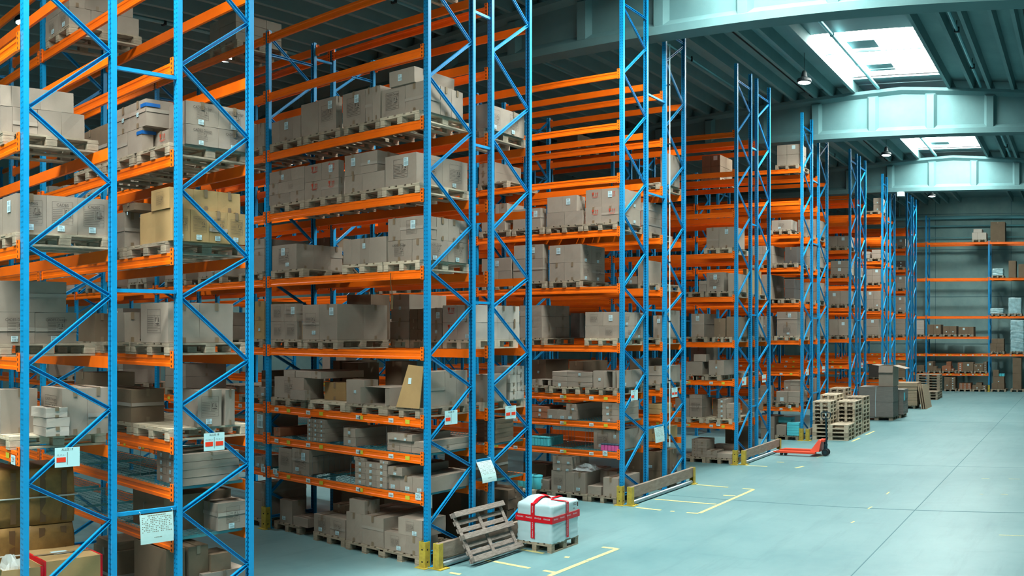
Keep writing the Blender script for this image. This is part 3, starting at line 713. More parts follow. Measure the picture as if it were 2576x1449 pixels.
# ---------------------------------------------------------------- loads of the first and second rack
def fill_a():
    r = 'A1'; K('c1')
    P(r, 6, -60, 20); T([-60, 5], 800, sides=[5, 95, 285, 468, 642], n=1, smk=''); T([-60, 5], 640, sides=[5, 85, 305, 560])
    K('c2')
    P(r, 5, -60, 125); T([18, 120], 137, sides=[120, 355, 592, 830], mk={0: 't'}, smk='jCn'); T([-60, 16], 180, on=0, dd=.5)
    P(r, 4, -60, 0); T([-70, -20], 1040, sides=[-20, 265, 583], smk='jD'); T([-70, -20], 800, sides=[-20, 200, 505])
    K('c3')
    P(r, 3, -40, 60, light=True); T([-40, 5], 210, sides=[5, 250], smk='j'); T([270, 412], 205, on=0, dx=.55, sides=[412, 583, 722], mk={0: 'iE'})
    for k, (z0, z1, x0, x1) in enumerate(((0, .098, .27, .56), (.099, .20, .27, .56), (.203, .31, .25, .53))):
        Z = CURP['tops'][0]; carton(3.95 + x0, 3.95 + x1, 8.98, 9.3, Z + z0 + .001, Z + z1, 'w', uniq('small pale carton, %s of three in front of the printed carton, first shelf, first rack' % ['lowest', 'middle', 'topmost'][k]), 'cartons on the first rack', k, '', .05 * k, kind='small_carton')
    r = 'A2'; K('c1')
    P(r, 8, 345, 525); T([345, 440, 525], 45, sides=[525, 692, 893, 1055], mk={0: 'ib', 1: 'ib'}); T([345, 440, 525], -110, sides=[525, 645, 830, 1010])
    P(r, 6, 1035, 1315); T([1163, 1283, 1412], 935, sides=[1412, 1660, 1900], mk={0: 'f', 1: 'f'}, smk='jD'); T([1163, 1283, 1412], 757, sides=[1412, 1660, 1900], mk={0: 'f', 1: 'f'}, smk='jD')
    P(r, 6, 775, 1010); T([885, 970, 1078], 962, sides=[1078, 1165], mk={1: 'B'}); T([885, 987, 1108], 745, sides=[1108, 1315], mk={0: 's', 1: 'sB'})
    P(r, 6, 560, 760); T([640, 725, 815], 935, st='d', mk={0: 'ib'})
    K('c2')
    P(r, 5, 940, 1315); T([1062, 1178, 1312], 247, sides=[1312, 1445, 1588, 1728, 1862], st='y', smk='jD'); T([1147, 1285], 87, sides=[1285, 1470, 1655, 1825], st='y', mk={0: 'i'})
    P(r, 5, 700, 935); T([860, 945], 280, sides=[945, 1062]); T([930, 1020], 207, st='d', mk={0: 't'}, dd=.35)
    P(r, 5, 480, 690); T([560, 690], 300, st='d')
    P(r, 4, 990, 1315); T([1068, 1275], 966, sides=[1275, 1515, 1770], mk={0: 'i'}); 
    P(r, 4, 760, 980); T([860, 945], 1042, sides=[945, 1065], mk={}, smk='')
    P(r, 4, 500, 730); T([595, 722], 1050, sides=[722, 830], st='d')
    K('c3')
    P(r, 3, 885, 1160, light=True)
    for X0, X1, Y1, z, st, lb in ((6.08, 6.46, 9.45, .61, 'g', 'grey-brown carton with printed panel at the back of the empty pale pallet, second rack'), (6.49, 6.66, 9.4, .60, 'g', 'narrow grey-brown carton at the rear edge of the empty pale pallet, second rack')):
        Z = CURP['z'] + .147; carton(X0 + .12, X1 + .1, 8.97, Y1, Z, Z + z * .72, st, uniq(lb), 'cartons on the second rack', 5, 'j' if z == .61 else '')
    P(r, 3, 640, 870); T([690, 870], 212, sides=[870, 1090], mk={}, smk='j', st='d')
    P(r, 3, 420, 620); T([500, 600], 100, st='d', dd=.7); 
    D(r, 2, 1030, 1213); T([1040, 1105, 1160, 1213], 645, n=4, dd=.83, dx=.02, mk={0: 's', 1: 's', 2: 's'})
    carton(6.5, 6.95, 8.97, 9.33, 1.06, 1.39, 'g', uniq('grey-brown carton with printed panel at the shelf end above the aisle floor, first mesh shelf, second rack'.replace(' above the aisle floor', '')), 'cartons on the second rack', 31, 'j')
    D(r, 1, 1100, 1330); T([1150, 1330], 955, dx=.3, st='d', dd=.6); T([775, 880], 850, st='d', on=0); T([882, 1090], 870, on=0, st='d', dx=.1)
    D(r, 0, 880, 1380); T([890, 1100], 1235, st='d', dd=.28); T([1105, 1250], 1235, on=0, dx=.3, sides=[1250, 1385], st='d', mk={0: 'p'}, smk=''); None
    D(r, 0, 600, 870); T([620, 760], 1290, st='d'); T([640, 750], 1230, st='d', dd=.7)
    x = onfloor(585, 1500)
    b = carton(6.28, 6.93, 8.98, 9.5, .15, .57, 'g', uniq('grey-brown carton on a floor pallet at the end of the second rack'), 'cartons on the second rack', 3)
    pallet(uniq('weathered wooden pallet on the floor under the small stack at the second rack end'), 6.0, 9.42, 0, .8)
    carton(6.42, 6.72, 9.0, 9.3, .571, .78, 'd', uniq('small brown carton standing on the grey-brown one at the second rack end'), 'cartons on the second rack', 8, kind='small_carton')
    for lev in (1, 2):
        for b in range(2): MESHDECK('A2', lev, b)
fill_a()
# tall brown bales strapped with white bands, standing on the floor of the first rack
M['bale'] = mat('brown_wrapped_bale', (128, 98, 50), .6, var=.25, scale=6, bump=.25, bscale=9)
M['balewrap'] = mat('brown_bale_wrap_tape', (100, 72, 42), .35)
M['strap'] = mat('white_strap', (176, 182, 176), .5)
def bale(label, x0, x1, y0, y1, z0, z1, seed):
    rnd = random.Random(seed); t = thing('strapped_bale', label, 'bale', ((x0 + x1) / 2, (y0 + y1) / 2, z0), rnd.uniform(-.03, .03), 'strapped brown bales')
    dx, dy, dz = x1 - x0, y1 - y0, z1 - z0; n = 6; mb = MB(); vs = []
    for k in range(n + 1):
        z = dz * k / n; e = .012 * sin(pi * k / n) + rnd.uniform(-.006, .006); r = .035
        a, b = dx / 2 + e, dy / 2 + e
        for q in ((-a + r, -b), (0, -b - .01), (a - r, -b), (a, -b + r), (a + .01, 0), (a, b - r), (a - r, b), (-a + r, b), (-a, b - r), (-a - .01, 0), (-a, -b + r)): vs.append((q[0] + rnd.uniform(-.006, .006), q[1] + rnd.uniform(-.006, .006), z))
    m = 11; fs = [(k * m + i, k * m + (i + 1) % m, (k + 1) * m + (i + 1) % m, (k + 1) * m + i) for k in range(n) for i in range(m)]
    mb.add(vs, fs + [tuple(range(m - 1, -1, -1)), tuple(n * m + i for i in range(m))]); ob('bale_body', mb.mesh('bale_body', M['bale'], True), t)
    mb = MB(); z = dz * .5; a, b = dx / 2 + .026, dy / 2 + .03
    mb.tube([(-a, -b, z), (a, -b, z), (a, b, z), (-a, b, z), (-a, -b, z)], .009, 6); ob('strap', mb.mesh('strap', M['strap']), t)
    for x in (-dx * .22, dx * .25): mb = MB(); mb.box(x - .035, x + .035, -b + .012, -b + .022, .03, dz - .03); ob('parcel_tape', mb.mesh('parcel_tape', M['balewrap']), t)
K('c3')
for k, (x0, x1, z0, z1, nm) in enumerate(((3.62, 4.22, .15, .62, 'lowest bale of the column by the first rack post, with white strap'), (3.62, 4.22, .63, 1.25, 'middle bale of the column by the first rack post, with white strap'), (3.62, 4.22, 1.26, 1.9, 'topmost bale of the column by the first rack post, with white strap'),
                                        (4.28, 4.86, .15, .62, 'lowest bale of the deeper column of the first rack, with white strap'), (4.28, 4.86, .63, 1.25, 'middle bale of the deeper column of the first rack, with white strap'), (4.28, 4.86, 1.26, 1.9, 'topmost bale of the deeper column of the first rack, with white strap'))):
    bale('brown strapped ' + nm.replace('lowest bale', 'bale, lowest').replace('middle bale', 'bale, middle').replace('topmost bale', 'bale, topmost'), x0, x1, 9.55, 10.2, z0, z1, k)
pallet(uniq('weathered wooden pallet on the floor under the strapped brown bales'), 3.6, 9.88, 0, .8)
# two cartons edged with red tape in the first rack corner, one of them open and full of plastic film
def walls_box(name, label, x0, x1, y0, y1, z0, z1, st, flaps=(), rz=0, group=None, t=.006, rim=None):
    th = thing(name, label, 'box', ((x0 + x1) / 2, (y0 + y1) / 2, z0), rz, group); a, b, c = (x1 - x0) / 2, (y1 - y0) / 2, z1 - z0
    mb = MB(); mb.box(-a, a, -b, b, 0, t); mb.box(-a, -a + t, -b, b, t, c); mb.box(a - t, a, -b, b, t, c); mb.box(-a + t, a - t, -b, -b + t, t, c); mb.box(-a + t, a - t, b - t, b, t, c)
    ob('carton_body', mb.mesh('carton_body', M[STY[st][0]]), th)
    for side, ang_, ln in flaps:                       # flap hinged on a top edge; angle from the horizontal, outwards
        mb = MB(); ca, sa_ = cos(ang_), sin(ang_)
        if side in '+x-x' and side[1] == 'x':
            s = 1 if side[0] == '+' else -1; M_ = lambda u, v, w: (s * (a - t / 2) + s * (u * ca - w * sa_), v * .97, c + u * sa_ + w * ca); L = b
        else:
            s = 1 if side[0] == '+' else -1; M_ = lambda u, v, w: (v * .97, s * (b - t / 2) + s * (u * ca - w * sa_), c + u * sa_ + w * ca); L = a
        q = [M_(u, v, w) for w in (0, t) for u, v in ((0, -L), (ln, -L), (ln, L), (0, L))]
        mb.add(q, [(3, 2, 1, 0), (4, 5, 6, 7), (0, 1, 5, 4), (1, 2, 6, 5), (2, 3, 7, 6), (3, 0, 4, 7)])
        ob('flap', mb.mesh('flap', M[STY[st][0]]), th)
    return th, (a, b, c)
M['film'] = None
def film_mat():
    m = mat('clear_plastic_film', (205, 225, 228), .25, spec=.7); b = m.node_tree.nodes['Principled BSDF']; b.inputs['Alpha'].default_value = .5; b.inputs['Transmission Weight'].default_value = .3; return m
M['film'] = film_mat()
def crumple(name, label, loc, sx, sy, sz, seed, cat='plastic film', rz=0, group=None):
    rnd = random.Random(seed); n, m = 12, 9; vs = []
    for i in range(n):
        for j in range(m):
            u, v = i / (n - 1) - .5, j / (m - 1) - .5; e = max(0, 1 - (abs(u) * 2) ** 3) * max(0, 1 - (abs(v) * 2) ** 3)
            vs.append((u * sx + rnd.uniform(-.12, .12) * sx / n * 2, v * sy + rnd.uniform(-.12, .12) * sy / m * 2, sz * e * rnd.uniform(.25, 1) + .004))
    mb = MB(); mb.add(vs, [(i * m + j, (i + 1) * m + j, (i + 1) * m + j + 1, i * m + j + 1) for i in range(n - 1) for j in range(m - 1)])
    return thing(name, label, cat, loc, rz, group, mb.mesh(name, M['film']))
pallet(uniq('weathered wooden pallet on the floor under the red taped cartons, first rack'), 3.75, 9.42, 0, .8, light=True)
b = carton(4.22, 4.92, 9.0, 9.55, .62, .98, 'y', uniq('yellow-brown carton edged with red tape, white label on top, first rack corner'), 'cartons on the first rack', 2)
mb = MB(); mb.box(-.1, .1, -.06, .06, 0, .002); ob('shipping_label', mb.mesh('shipping_label', M['paper']), b['o'], (-.02, .03, .362))
for x in (-.349, .349): mb = MB(); mb.box(x - .012, x + .012, -.279, .279, .0, .362); ob('red_tape', mb.mesh('red_tape', M['redtape']), b['o'])
carton(4.22, 4.92, 9.0, 9.55, .147, .618, 'y', uniq('yellow-brown carton under the red taped one with white label, first rack corner'), 'cartons on the first rack', 22)
th, q = walls_box('open_carton', uniq('open yellow-brown carton with raised flap and plastic film, first rack corner'), 3.72, 4.2, 9.0, 9.55, .147, .93, 'y', (('-x', .5, .2), ('+y', -.3, .2), ('+x', -1.2, .12)), 0, 'open cartons')
mb = MB(); mb.box(q[0] - .03, q[0] + .004, -q[1] - .004, -q[1] + .03, 0, q[2]); ob('red_tape', mb.mesh('red_tape', M['redtape']), th)
mb = MB(); mb.box(-q[0] + .01, q[0] - .01, -q[1] + .01, q[1] - .01, .006, q[2] - .12); ob('contents', mb.mesh('contents', M['card_yellow']), th)
crumple('plastic_film', 'crumpled clear plastic film stuffed in the open carton, first rack corner', (3.96, 9.28, .815), .42, .48, .22, 4)
# ---------------------------------------------------------------- loads of the third rack (B1)
def fill_b():
    r = 'B1'
    K('c4')
    P(r, 9, 1110, 1345)
    K('c4'); P(r, 7, 175, 415); T([190, 245, 350, 412], 872, mk={1: 't'})
    P(r, 7, 425, 715); T([415, 545, 682], 726, sides=[682, 728], mk={0: '', 1: 'ti'})
    P(r, 7, 738, 1012); T([730, 903, 955, 1015], 645, mk={0: 'ti'})
    P(r, 7, 1015, 1345, light=True); T([1015, 1205, 1345], 610, sides=[1345, 1475, 1560, 1645], mk={0: 'iE'}, smk=''); T([1085, 1275], 500, sides=[1275, 1425, 1580], mk={0: 't'})
    P(r, 6, 175, 440); T([172, 330, 440], 1440); T([172, 240, 440], 1350, mk={1: 'i'}); T([175, 338, 440], 1258, mk={0: 't'})
    P(r, 6, 440, 720); T([443, 568, 700], 1210, sides=[700, 742], n=2, mk={(1, 0): 'f', (1, 1): 'tf', (0, 0): 'f', (0, 1): 'f'})
    P(r, 6, 745, 1030); T([748, 878, 1050], 1290); T([745, 870, 995], 1137, sides=[995, 1160], mk={0: 't', 1: 's'})
    P(r, 6, 1028, 1345, light=True); T([1055, 1290], 1152, sides=[1290, 1490, 1680], mk={0: 'ti'}, smk='j')
    K('c5')
    P(r, 5, 185, 430); T([195, 380], 520, sides=[380, 512, 640, 730], mk={0: 'tib'})
    P(r, 5, 720, 1035, light=True); T([732, 793, 862, 930, 1062], 463, mk={2: 't'})
    P(r, 5, 1040, 1345, light=True); T([1065, 1258, 1345], 480, sides=[1345, 1530, 1685], mk={0: 'iE', 1: ''}, smk='jD'); T([1075, 1168, 1345], 305, sides=[1345, 1445, 1535, 1620, 1685], mk={1: 'ti'})
    P(r, 4, 185, 415); T([185, 290, 385], 1113, sides=[385, 425], mk={0: 'i', 1: 'i'}); T([185, 285, 380], 975, sides=[380, 430], mk={0: 'i', 1: 'ti'})
    P(r, 4, 430, 690); T([427, 553, 690], 978, sides=[690, 888, 1070], mk={0: 'ib', 1: 't'})
    K('c6')
    P(r, 3, 150, 390); T([182, 375], 158, sides=[375, 505], mk={0: 'i'}); T([242, 315], 110); T([318, 425, 485], 118, on=1)
    T([285, 380], 240, on=0, dx=-.14, dd=.13)
    P(r, 3, 395, 645, light=True); T([507, 645], 190, st='y', dx=.25, dd=.5)
    P(r, 3, 645, 890); T([650, 770], 172, sides=[770, 860], mk={0: 's'})
    P(r, 3, 890, 1160)
    T([1060, 1160], 120, sides=[1160, 1295, 1370, 1440], dx=.12)
    D(r, 2, 150, 400); T([177, 222], 485, st='r', dd=.9)
    D(r, 2, 395, 620); T([395, 430, 470, 510], 430, n=5, mk={0: 's', 1: 's', 2: 's'})
    D(r, 2, 632, 900); T([632, 712], 490, n=2, dd=1.05, mk={0: 's'})
    D(r, 2, 918, 1160); T([918, 1000, 1075, 1160], 578, n=2, dd=1.1, dx=.05); T([918, 1000, 1080], 530, dd=.9, mk={0: 'b', 1: 'b'})
    D(r, 1, 205, 600); T([208, 295], 622, dd=.8, mk={0: 'i'}); T([297, 408], 625, on=0, dd=1.0, mk={0: 'tib'})
    D(r, 1, 700, 915); T([707, 775, 845, 915], 722, n=4, dd=.5, mk={0: 's', 1: 's', 2: 's'}); T([700, 770], 668, dd=.4); T([868, 923], 672, on=1, dd=.4, mk={0: 's'})
    D(r, 1, 918, 1160); T([920, 1000, 1080, 1160], 815, dd=1.15, mk={0: 'b', 1: 'b', 2: 'b'}); T([922, 1015], 745, dd=1.1, mk={0: 'b'})
    P(r, 0, 175, 345, dx=.12); T([218, 298], 962, sides=[298, 385], mk={0: 'b'}); T([305, 400], 1078, on=0, dd=.4)
    P(r, 0, 435, 640, dx=.05); T([440, 545, 645], 1085, dd=.75, mk={0: 'ib', 1: 'ib'}); T([565, 640], 990, dx=.35, dd=.5, st='d')
    P(r, 0, 645, 890); T([650, 752, 895], 1075, dd=1.15); T([670, 770], 962, sides=[770, 815, 870])
    P(r, 0, 870, 1140); T([898, 1040, 1150], 1205, sides=[1150, 1255], mk={0: 'ib', 1: ''}); T([990, 1155], 1092, dd=.55, mk={0: 'ib'})
    # second bay, first pallet
    K('c4'); P(r, 7, 20, 150); T([60, 84, 148], 925, n=2)
    K('c1'); P(r, 9, 1590, 1800); T([1590, 1668, 1790], 90, sides=[1790, 2025, 2140], n=3, st='g')
    K('c5'); P(r, 5, 20, 148); T([58, 145], 480, n=2)
    P(r, 4, 20, 150); T([62, 148], 957, n=2, st='y', mk={(0, 0): 's', (1, 0): ''})
    K('c6'); P(r, 3, 30, 130); T([52, 88, 130], 222, mk={1: 'b'}, dd=.4); T([98, 135], 110, on=0, dx=.5, st='d')
    D(r, 2, 30, 130); T([52, 132], 385, dd=.8, mk={0: 'p'})
    D(r, 1, 30, 130); T([52, 92, 132], 678, dd=.5, mk={0: 'b', 1: 'b'})
    P(r, 0, 30, 130); T([40, 95, 130], 850, n=2)
    K('c2')
    for lev, q in ((5, [(1385, 1530, 745), (1540, 1640, 745)]), (4, [(1040, 1110, 770)])): pass
    # further bays of the third rack, seen between the posts of the first two
    rr = random.Random(11)
    for lev in (7, 5, 4, 3):
        for y in (14.3, 15.5, 17.0, 18.0, 19.0, 20.8, 21.8):
            if rr.random() < .45: continue
            X = RK[r]['sa'] - .07; _k[:] = [0, 0, 1.0]
            x0, x1 = VX - F * math.atan2(y + .4, X), VX - F * math.atan2(y - .4, X)
            P(r, lev, x0, x1); nn = rr.choice((1, 2, 2)); hh = rr.uniform(.35, .8)
            m = rr.uniform(.35, .65); T([x0 + .02 * (x1 - x0), x0 + m * (x1 - x0), x1 - .02 * (x1 - x0)], 0, zt=CURP['z'] + .146 + hh, n=nn, st=rr.choice('ggdg'), mk={1: 't'})
    for lev in (1, 2):
        for b in range(3): MESHDECK(r, lev, b)
fill_b()
def fill_b2():
    r = 'B2'
    K('c4'); P(r, 7, 1660, 1830); T([1690, 1830], 784, sides=[1830, 1952, 2112], smk='j')
    K('c5')
    P(r, 4, 1490, 1738, light=True); T([1490, 1600, 1738], 985, sides=[1738, 1825, 1910, 1995, 2075], n=2, st='w', mk={0: 'f', 1: 'b'})  # pale style puts the light falling on these cartons into their colour
    P(r, 4, 1240, 1480); T([1240, 1300, 1395], 1015, n=3, st='d'); T([1400, 1485], 1010, on=0, n=2, mk={(1, 0): 't', (0, 0): 's'})
    P(r, 4, 1000, 1235, light=True); T([1090, 1238], 1113); T([1100, 1236], 905, mk={0: 's'})
    P(r, 4, 700, 990); T([760, 945], 905, sides=[945, 1090], st='d', on=0)
    P(r, 5, 470, 700); T([470, 560, 690], 465, st='d')
    K('d3'); P(r, 3, 40, 155, light=True); T([50, 155], 330, sides=[155, 303]); T([90, 155], 330, on=0, sides=[303, 304], dx=0) if False else None
    D(r, 2, 20, 212); T([60, 212], 640, sides=[212, 360], n=5, st='d')
    D(r, 1, 40, 195); T([60, 195], 985, sides=[195, 322], mk={}, smk='c')
    D(r, 0, 40, 230); T([45, 120, 200], 1225, sides=[200, 290], st='d')
    K('c6'); P(r, 3, 620, 870); T([622, 725], 60, sides=[725, 865], st='d', mk={0: 'b'})
    P(r, 3, 905, 1110); T([905, 1012], 50, sides=[1012, 1112], st='d')
    P(r, 3, 500, 610); T([520, 608], 45, st='d')
    D(r, 1, 1290, 1390); T([1290, 1390], 660, st='d'); T([1392, 1470], 660, st='d', on=0)
    D(r, 0, 1200, 1400); T([1210, 1400], 880, st='d'); D(r, 0, 500, 900); T([510, 620], 880, st='d'); T([820, 900], 900, on=0, st='d')
    for lev in (1, 2):
        for b in range(2): MESHDECK(r, lev, b)
    # small cartons stacked beside the big one on the third shelf
    for t in range(4):
        for k in range(2):
            x0 = 12.42 + .21 * k; z = LV[2] + .148 + .14 * t
            carton(x0 + .01 * (t % 2), x0 + .2, 8.97, 9.4, z, z + .139, 'w', uniq('small pale carton, tier %s, %s column, beside the big carton on third shelf, fourth rack' % (['one', 'two', 'three', 'four'][t], ['first', 'second'][k])), 'cartons on the fourth rack', t * 9 + k)
fill_b2()
for t in range(5): carton(12.34 + .015 * (t % 2), 12.76 + .012 * t, 8.98, 9.6, .01 + .165 * t, .01 + .165 * t + .162, 'd', uniq('flat brown carton, %s of five on the floor behind the white wrapped load' % ['lowest', 'second', 'middle', 'fourth', 'topmost'][t]), 'cartons on the fourth rack', t, '', .03 * (t - 2))
# ---------------------------------------------------------------- loads of the fifth to sixteenth racks
def fill_c():
    r = 'C1'; K('d2')
    P(r, 6, 85, 355); T([107, 235, 310], 315, mk={}, sides=[310, 360]); T([225, 258, 330], 175, sides=[330, 475])
    P(r, 6, 370, 645); T([380, 495, 620], 215, sides=[620, 672], mk={1: 'tf'})
    P(r, 6, 668, 985); T([672, 828, 985], 238, sides=[985, 1006]); T([678, 808, 935], 105, sides=[935, 1008], mk={1: 't'})
    P(r, 6, 995, 1300); T([1008, 1152, 1300], 195, sides=[1300, 1390, 1488], mk={0: 'f', 1: 'f'}, smk='c'); T([1013, 1150, 1305], 38, sides=[1305, 1388, 1492], mk={0: 'f', 1: 'tf'}, smk='c')
    P(r, 5, 110, 375); T([118, 255, 370], 760); T([110, 365], 645, mk={0: 't'})
    P(r, 5, 385, 665); T([382, 490, 640], 652, sides=[640, 690], mk={}); T([387, 490, 640], 530, sides=[640, 690], mk={1: 't'})
    P(r, 5, 695, 960); T([697, 825, 968], 530, sides=[968, 1065, 1178], n=2, mk={(1, 0): 't'}, smk='j')
    P(r, 4, 445, 650); T([440, 630], 1060, sides=[630, 755, 872], n=3, mk={(2, 0): 't', (1, 0): 'i'})
    P(r, 4, 1000, 1300, light=True); T([1008, 1127, 1302], 1240, sides=[1302, 1350, 1440, 1512], mk={1: 'i'}, smk='j'); T([1008, 1162, 1302], 1118, sides=[1302, 1440, 1512], mk={0: 'i', 1: 't'}, smk='j')
    K('d3')
    P(r, 3, 445, 640); T([510, 588], 368, dd=.4); T([505, 622], 212, on=0, dx=.5, sides=[622, 806], st='d', mk={0: 's'})
    P(r, 3, 645, 890, light=True); T([672, 793, 1000], 310, n=3, dd=.6, mk={(2, 1): 's', (0, 0): 's'})
    P(r, 3, 940, 1215); T([1005, 1112], 300, dd=.6, mk={0: 's'}); T([810, 925], 222, on=0, dx=.62, sides=[925, 1122], st='d')
    T([1195, 1216], 300, on=0, sides=[1216, 1318, 1402], smk='c')
    D(r, 2, 410, 630); T([412, 510, 632], 635, st='r', dd=.8, mk={1: 's'}); T([508, 640], 590, st='r', dd=.6, mk={0: 's'})
    D(r, 2, 632, 870); T([632, 710, 788, 868], 622, dd=1.1, mk={0: 'b', 1: 'b', 2: 'b'}); T([788, 868], 570, dd=1.1, mk={0: 'b'})
    D(r, 2, 1078, 1217); T([1078, 1217], 545, sides=[1217, 1375], n=3, mk={0: 'i', (0, 0): 'ib', (1, 0): 'ib', (2, 0): 'ib'})
    D(r, 1, 1008, 1216); T([1008, 1155, 1216], 785, sides=[1216, 1330, 1412], mk={0: 'ib', 1: 't'}, dx=.16)
    P(r, 0, 510, 660); T([532, 642], 1187, dd=.5, mk={0: 's'}); T([440, 625], 1060, dx=.5, dd=.5, on=0, st='d')
    P(r, 0, 665, 955); T([665, 778, 850, 940], 1128, dd=1.1, mk={0: 'ib', 2: 'b'}); T([678, 748, 830], 1000, dd=.7, n=2, mk={0: 'b', 1: 'b'})
    P(r, 0, 960, 1215); T([960, 1068], 1240, dd=.5); T([1085, 1216], 1172, on=0, sides=[1216, 1390], smk='c'); T([1060, 1200], 1118, on=0, dx=.62, dd=.5)
    K('d1'); P(r, 7, 60, 235); T([90, 172, 235], 1040, n=2)
    r = 'D1'; P(r, 9, 800, 990); T([800, 868, 990], 780, st='d'); r = 'C1'
    rr = random.Random(5); _k[:] = [0, 0, 1.0]
    for lev in (7, 6, 5, 4, 3):
        for y in (15.5, 17.2):
            if rr.random() < .3: continue
            X = RK[r]['sa'] - .07; x0, x1 = VX - F * math.atan2(y + .4, X), VX - F * math.atan2(y - .4, X)
            P(r, lev, x0, x1); m = rr.uniform(.35, .65)
            T([x0, x0 + m * (x1 - x0), x1], 0, zt=CURP['z'] + .146 + rr.uniform(.35, .85), n=rr.choice((1, 2, 2)), st=rr.choice('ggd'), mk={1: 't'})
    for lev in (1, 2): 
        for b in range(2): MESHDECK(r, lev, b)
    r = 'C2'; K('d4')
    P(r, 7, -5, 85); T([5, 80], 182, sides=[80, 200], mk={0: 't'})
    K('d2')
    P(r, 6, 1490, 1560); T([1492, 1556], 165, sides=[1556, 1672], n=2, mk={(0, 0): 't', (1, 0): 't'}); T([1492, 1556], 195, on=0, sides=[1722, 1722.5, 1838], n=2, gap=9) if False else None
    P(r, 5, 1465, 1640); T([1465, 1560], 672, sides=[1560, 1668], smk='j')
    P(r, 5, 1190, 1330); T([1290, 1460], 810, st='g', mk={0: 't'})
    P(r, 4, 1590, 1700); T([1598, 1680], 1150, sides=[1680, 1745], mk={0: 't'}); T([1700, 1745], 1105, on=0, dx=.5, sides=[1745, 1830])
    P(r, 4, 1250, 1400); T([880, 960], 1130, sides=[960, 1005], st='k')
    K('d3')
    P(r, 3, 1420, 1560); T([1452, 1562], 262, sides=[1562, 1630, 1712]); T([1300, 1440], 205, on=0, st='d')
    D(r, 2, 1440, 1570); T([1450, 1560], 570, sides=[1560, 1645], n=2, st='y', smk='c')
    D(r, 1, 1440, 1560); T([1450, 1530], 770, st='y')
    D(r, 0, 1260, 1565); T([1265, 1400, 1562], 958, sides=[1562, 1625, 1682], n=2, st='d', mk={(1, 1): 'b', (0, 1): 'b'}, smk='')
    r = 'D1'; K('d4')
    P(r, 6, 445, 752, light=True); T([472, 598, 752], 925, sides=[752, 858], mk={1: 't'}, smk='c')
    
    K('d5')
    P(r, 5, 485, 800); T([498, 685], 105, sides=[685, 755], mk={0: 'tib'}); T([730, 802], 115, on=0, sides=[802, 840, 928])
    P(r, 5, 300, 470); T([417, 496], 195, n=3)
    P(r, 4, 335, 510); T([338, 475], 550, sides=[475, 605], mk={0: 't'}, smk='j'); 
    P(r, 4, 560, 790); T([580, 700], 600, dd=.9, st='d'); T([715, 802], 580, on=0, sides=[802, 890, 985], st='d')
    P(r, 3, 285, 470); T([285, 455], 1065, sides=[455, 518]); T([360, 495], 985, dd=.35, mk={0: 'i'}); T([330, 500], 902, on=0, dx=.6, sides=[500, 622])
    P(r, 3, 490, 650); T([525, 688], 1050, dd=.8, mk={0: 's'}); T([686, 802], 1080, on=0, dd=.7)
    K('d6')
    P(r, 1, 205, 600, light=True); T([215, 410], 350, dd=1.0); T([412, 592], 350, on=0, sides=[592, 645, 735], mk={0: 'iE'}); T([412, 500, 590], 300, on=2, dd=.4)
    P(r, 1, 640, 1040, light=True); T([810, 925], 358, n=4, dd=.5, mk={0: 's'}); T([925, 1042], 425, on=0, sides=[1042, 1130], n=3); T([740, 870], 360, on=0, dx=.5, st='d', n=2)
    P(r, 0, 430, 640); T([445, 527, 655], 925, n=6, dd=.55)
    P(r, 0, 650, 1042); T([655, 800], 1085, n=2, dd=.5); T([800, 1010], 1122, on=0, dd=.6); T([740, 885], 1000, on=0, dx=.65, dd=.4); T([885, 1042], 1010, on=0, dx=.66, dd=.4, n=1)
    T([915, 1042], 730, on=0, dx=1.1, sides=[1042, 1240], st='d') if False else None
    r = 'D2'
    D(r, 0, 900, 1240); T([915, 1105, 1290], 735, sides=[1290, 1335], n=2, st='d'); 
    K('d4'); P(r, 8, 415, 610); T([425, 515, 610], 195, sides=[610, 672, 735], n=2, st='d', mk={(1, 1): 't'}, smk='s')
    K('d5'); P(r, 5, 890, 985); T([890, 930], 70, sides=[930, 990, 1088], n=5, st='y')
    P(r, 4, 1000, 1030); T([1000, 1050], 575, sides=[1050, 1110]); 
    K('d6'); P(r, 1, 1150, 1215); T([1150, 1212], 385, sides=[1212, 1330, 1450], n=1, st='d'); P(r, 3, 1100, 1160)
    r = 'E1'; K('d4')
    P(r, 9, 1168, 1420); T([1185, 1285, 1422], 88, sides=[1422, 1482], n=2, mk={(1, 1): 't'}, smk='s')
    P(r, 7, 1120, 1320); T([1130, 1328], 855, sides=[1328, 1392], mk={0: 'ib'})
    P(r, 6, 930, 1140); T([935, 1040, 1142], 1118, sides=[1142, 1200, 1262], n=2, mk={(1, 1): 't'}, smk='c'); P(r, 6, 1250, 1390); T([1265, 1388], 1130, st='k')
    K('d5')
    P(r, 5, 1085, 1290); T([1090, 1190], 130, sides=[1190, 1265, 1335], n=2); P(r, 5, 1320, 1440); T([1335, 1440], 178, n=2, st='k')
    P(r, 4, 1225, 1500, light=True); T([1255, 1468], 528, sides=[1468, 1558], n=2, mk={(1, 0): 't', (0, 0): 'ib'})
    P(r, 4, 1050, 1200); T([1055, 1190], 575, sides=[1190, 1250], mk={0: 's'})
    K('d8'); K('d6')
    P(r, 1, 1620, 1960); T([1630, 1790], 250, dd=.6, mk={0: 'ib'}); T([1795, 1960], 250, on=0, sides=[1960, 2070], n=2); T([1735, 1830], 95, on=1, dx=.35, dd=.5, mk={0: 's'}); T([1825, 1970], 95, on=1, n=2, dd=.5)
    P(r, 1, 1270, 1560); T([1280, 1400], 220, n=2); T([1405, 1560], 170, on=0, n=3, sides=[1560, 1600])
    P(r, 0, 1610, 1975); T([1630, 1770], 720, dd=.6)
    D(r, 0, 1400, 1600); T([1415, 1600], 610)
    r = 'E2'; K('d4')
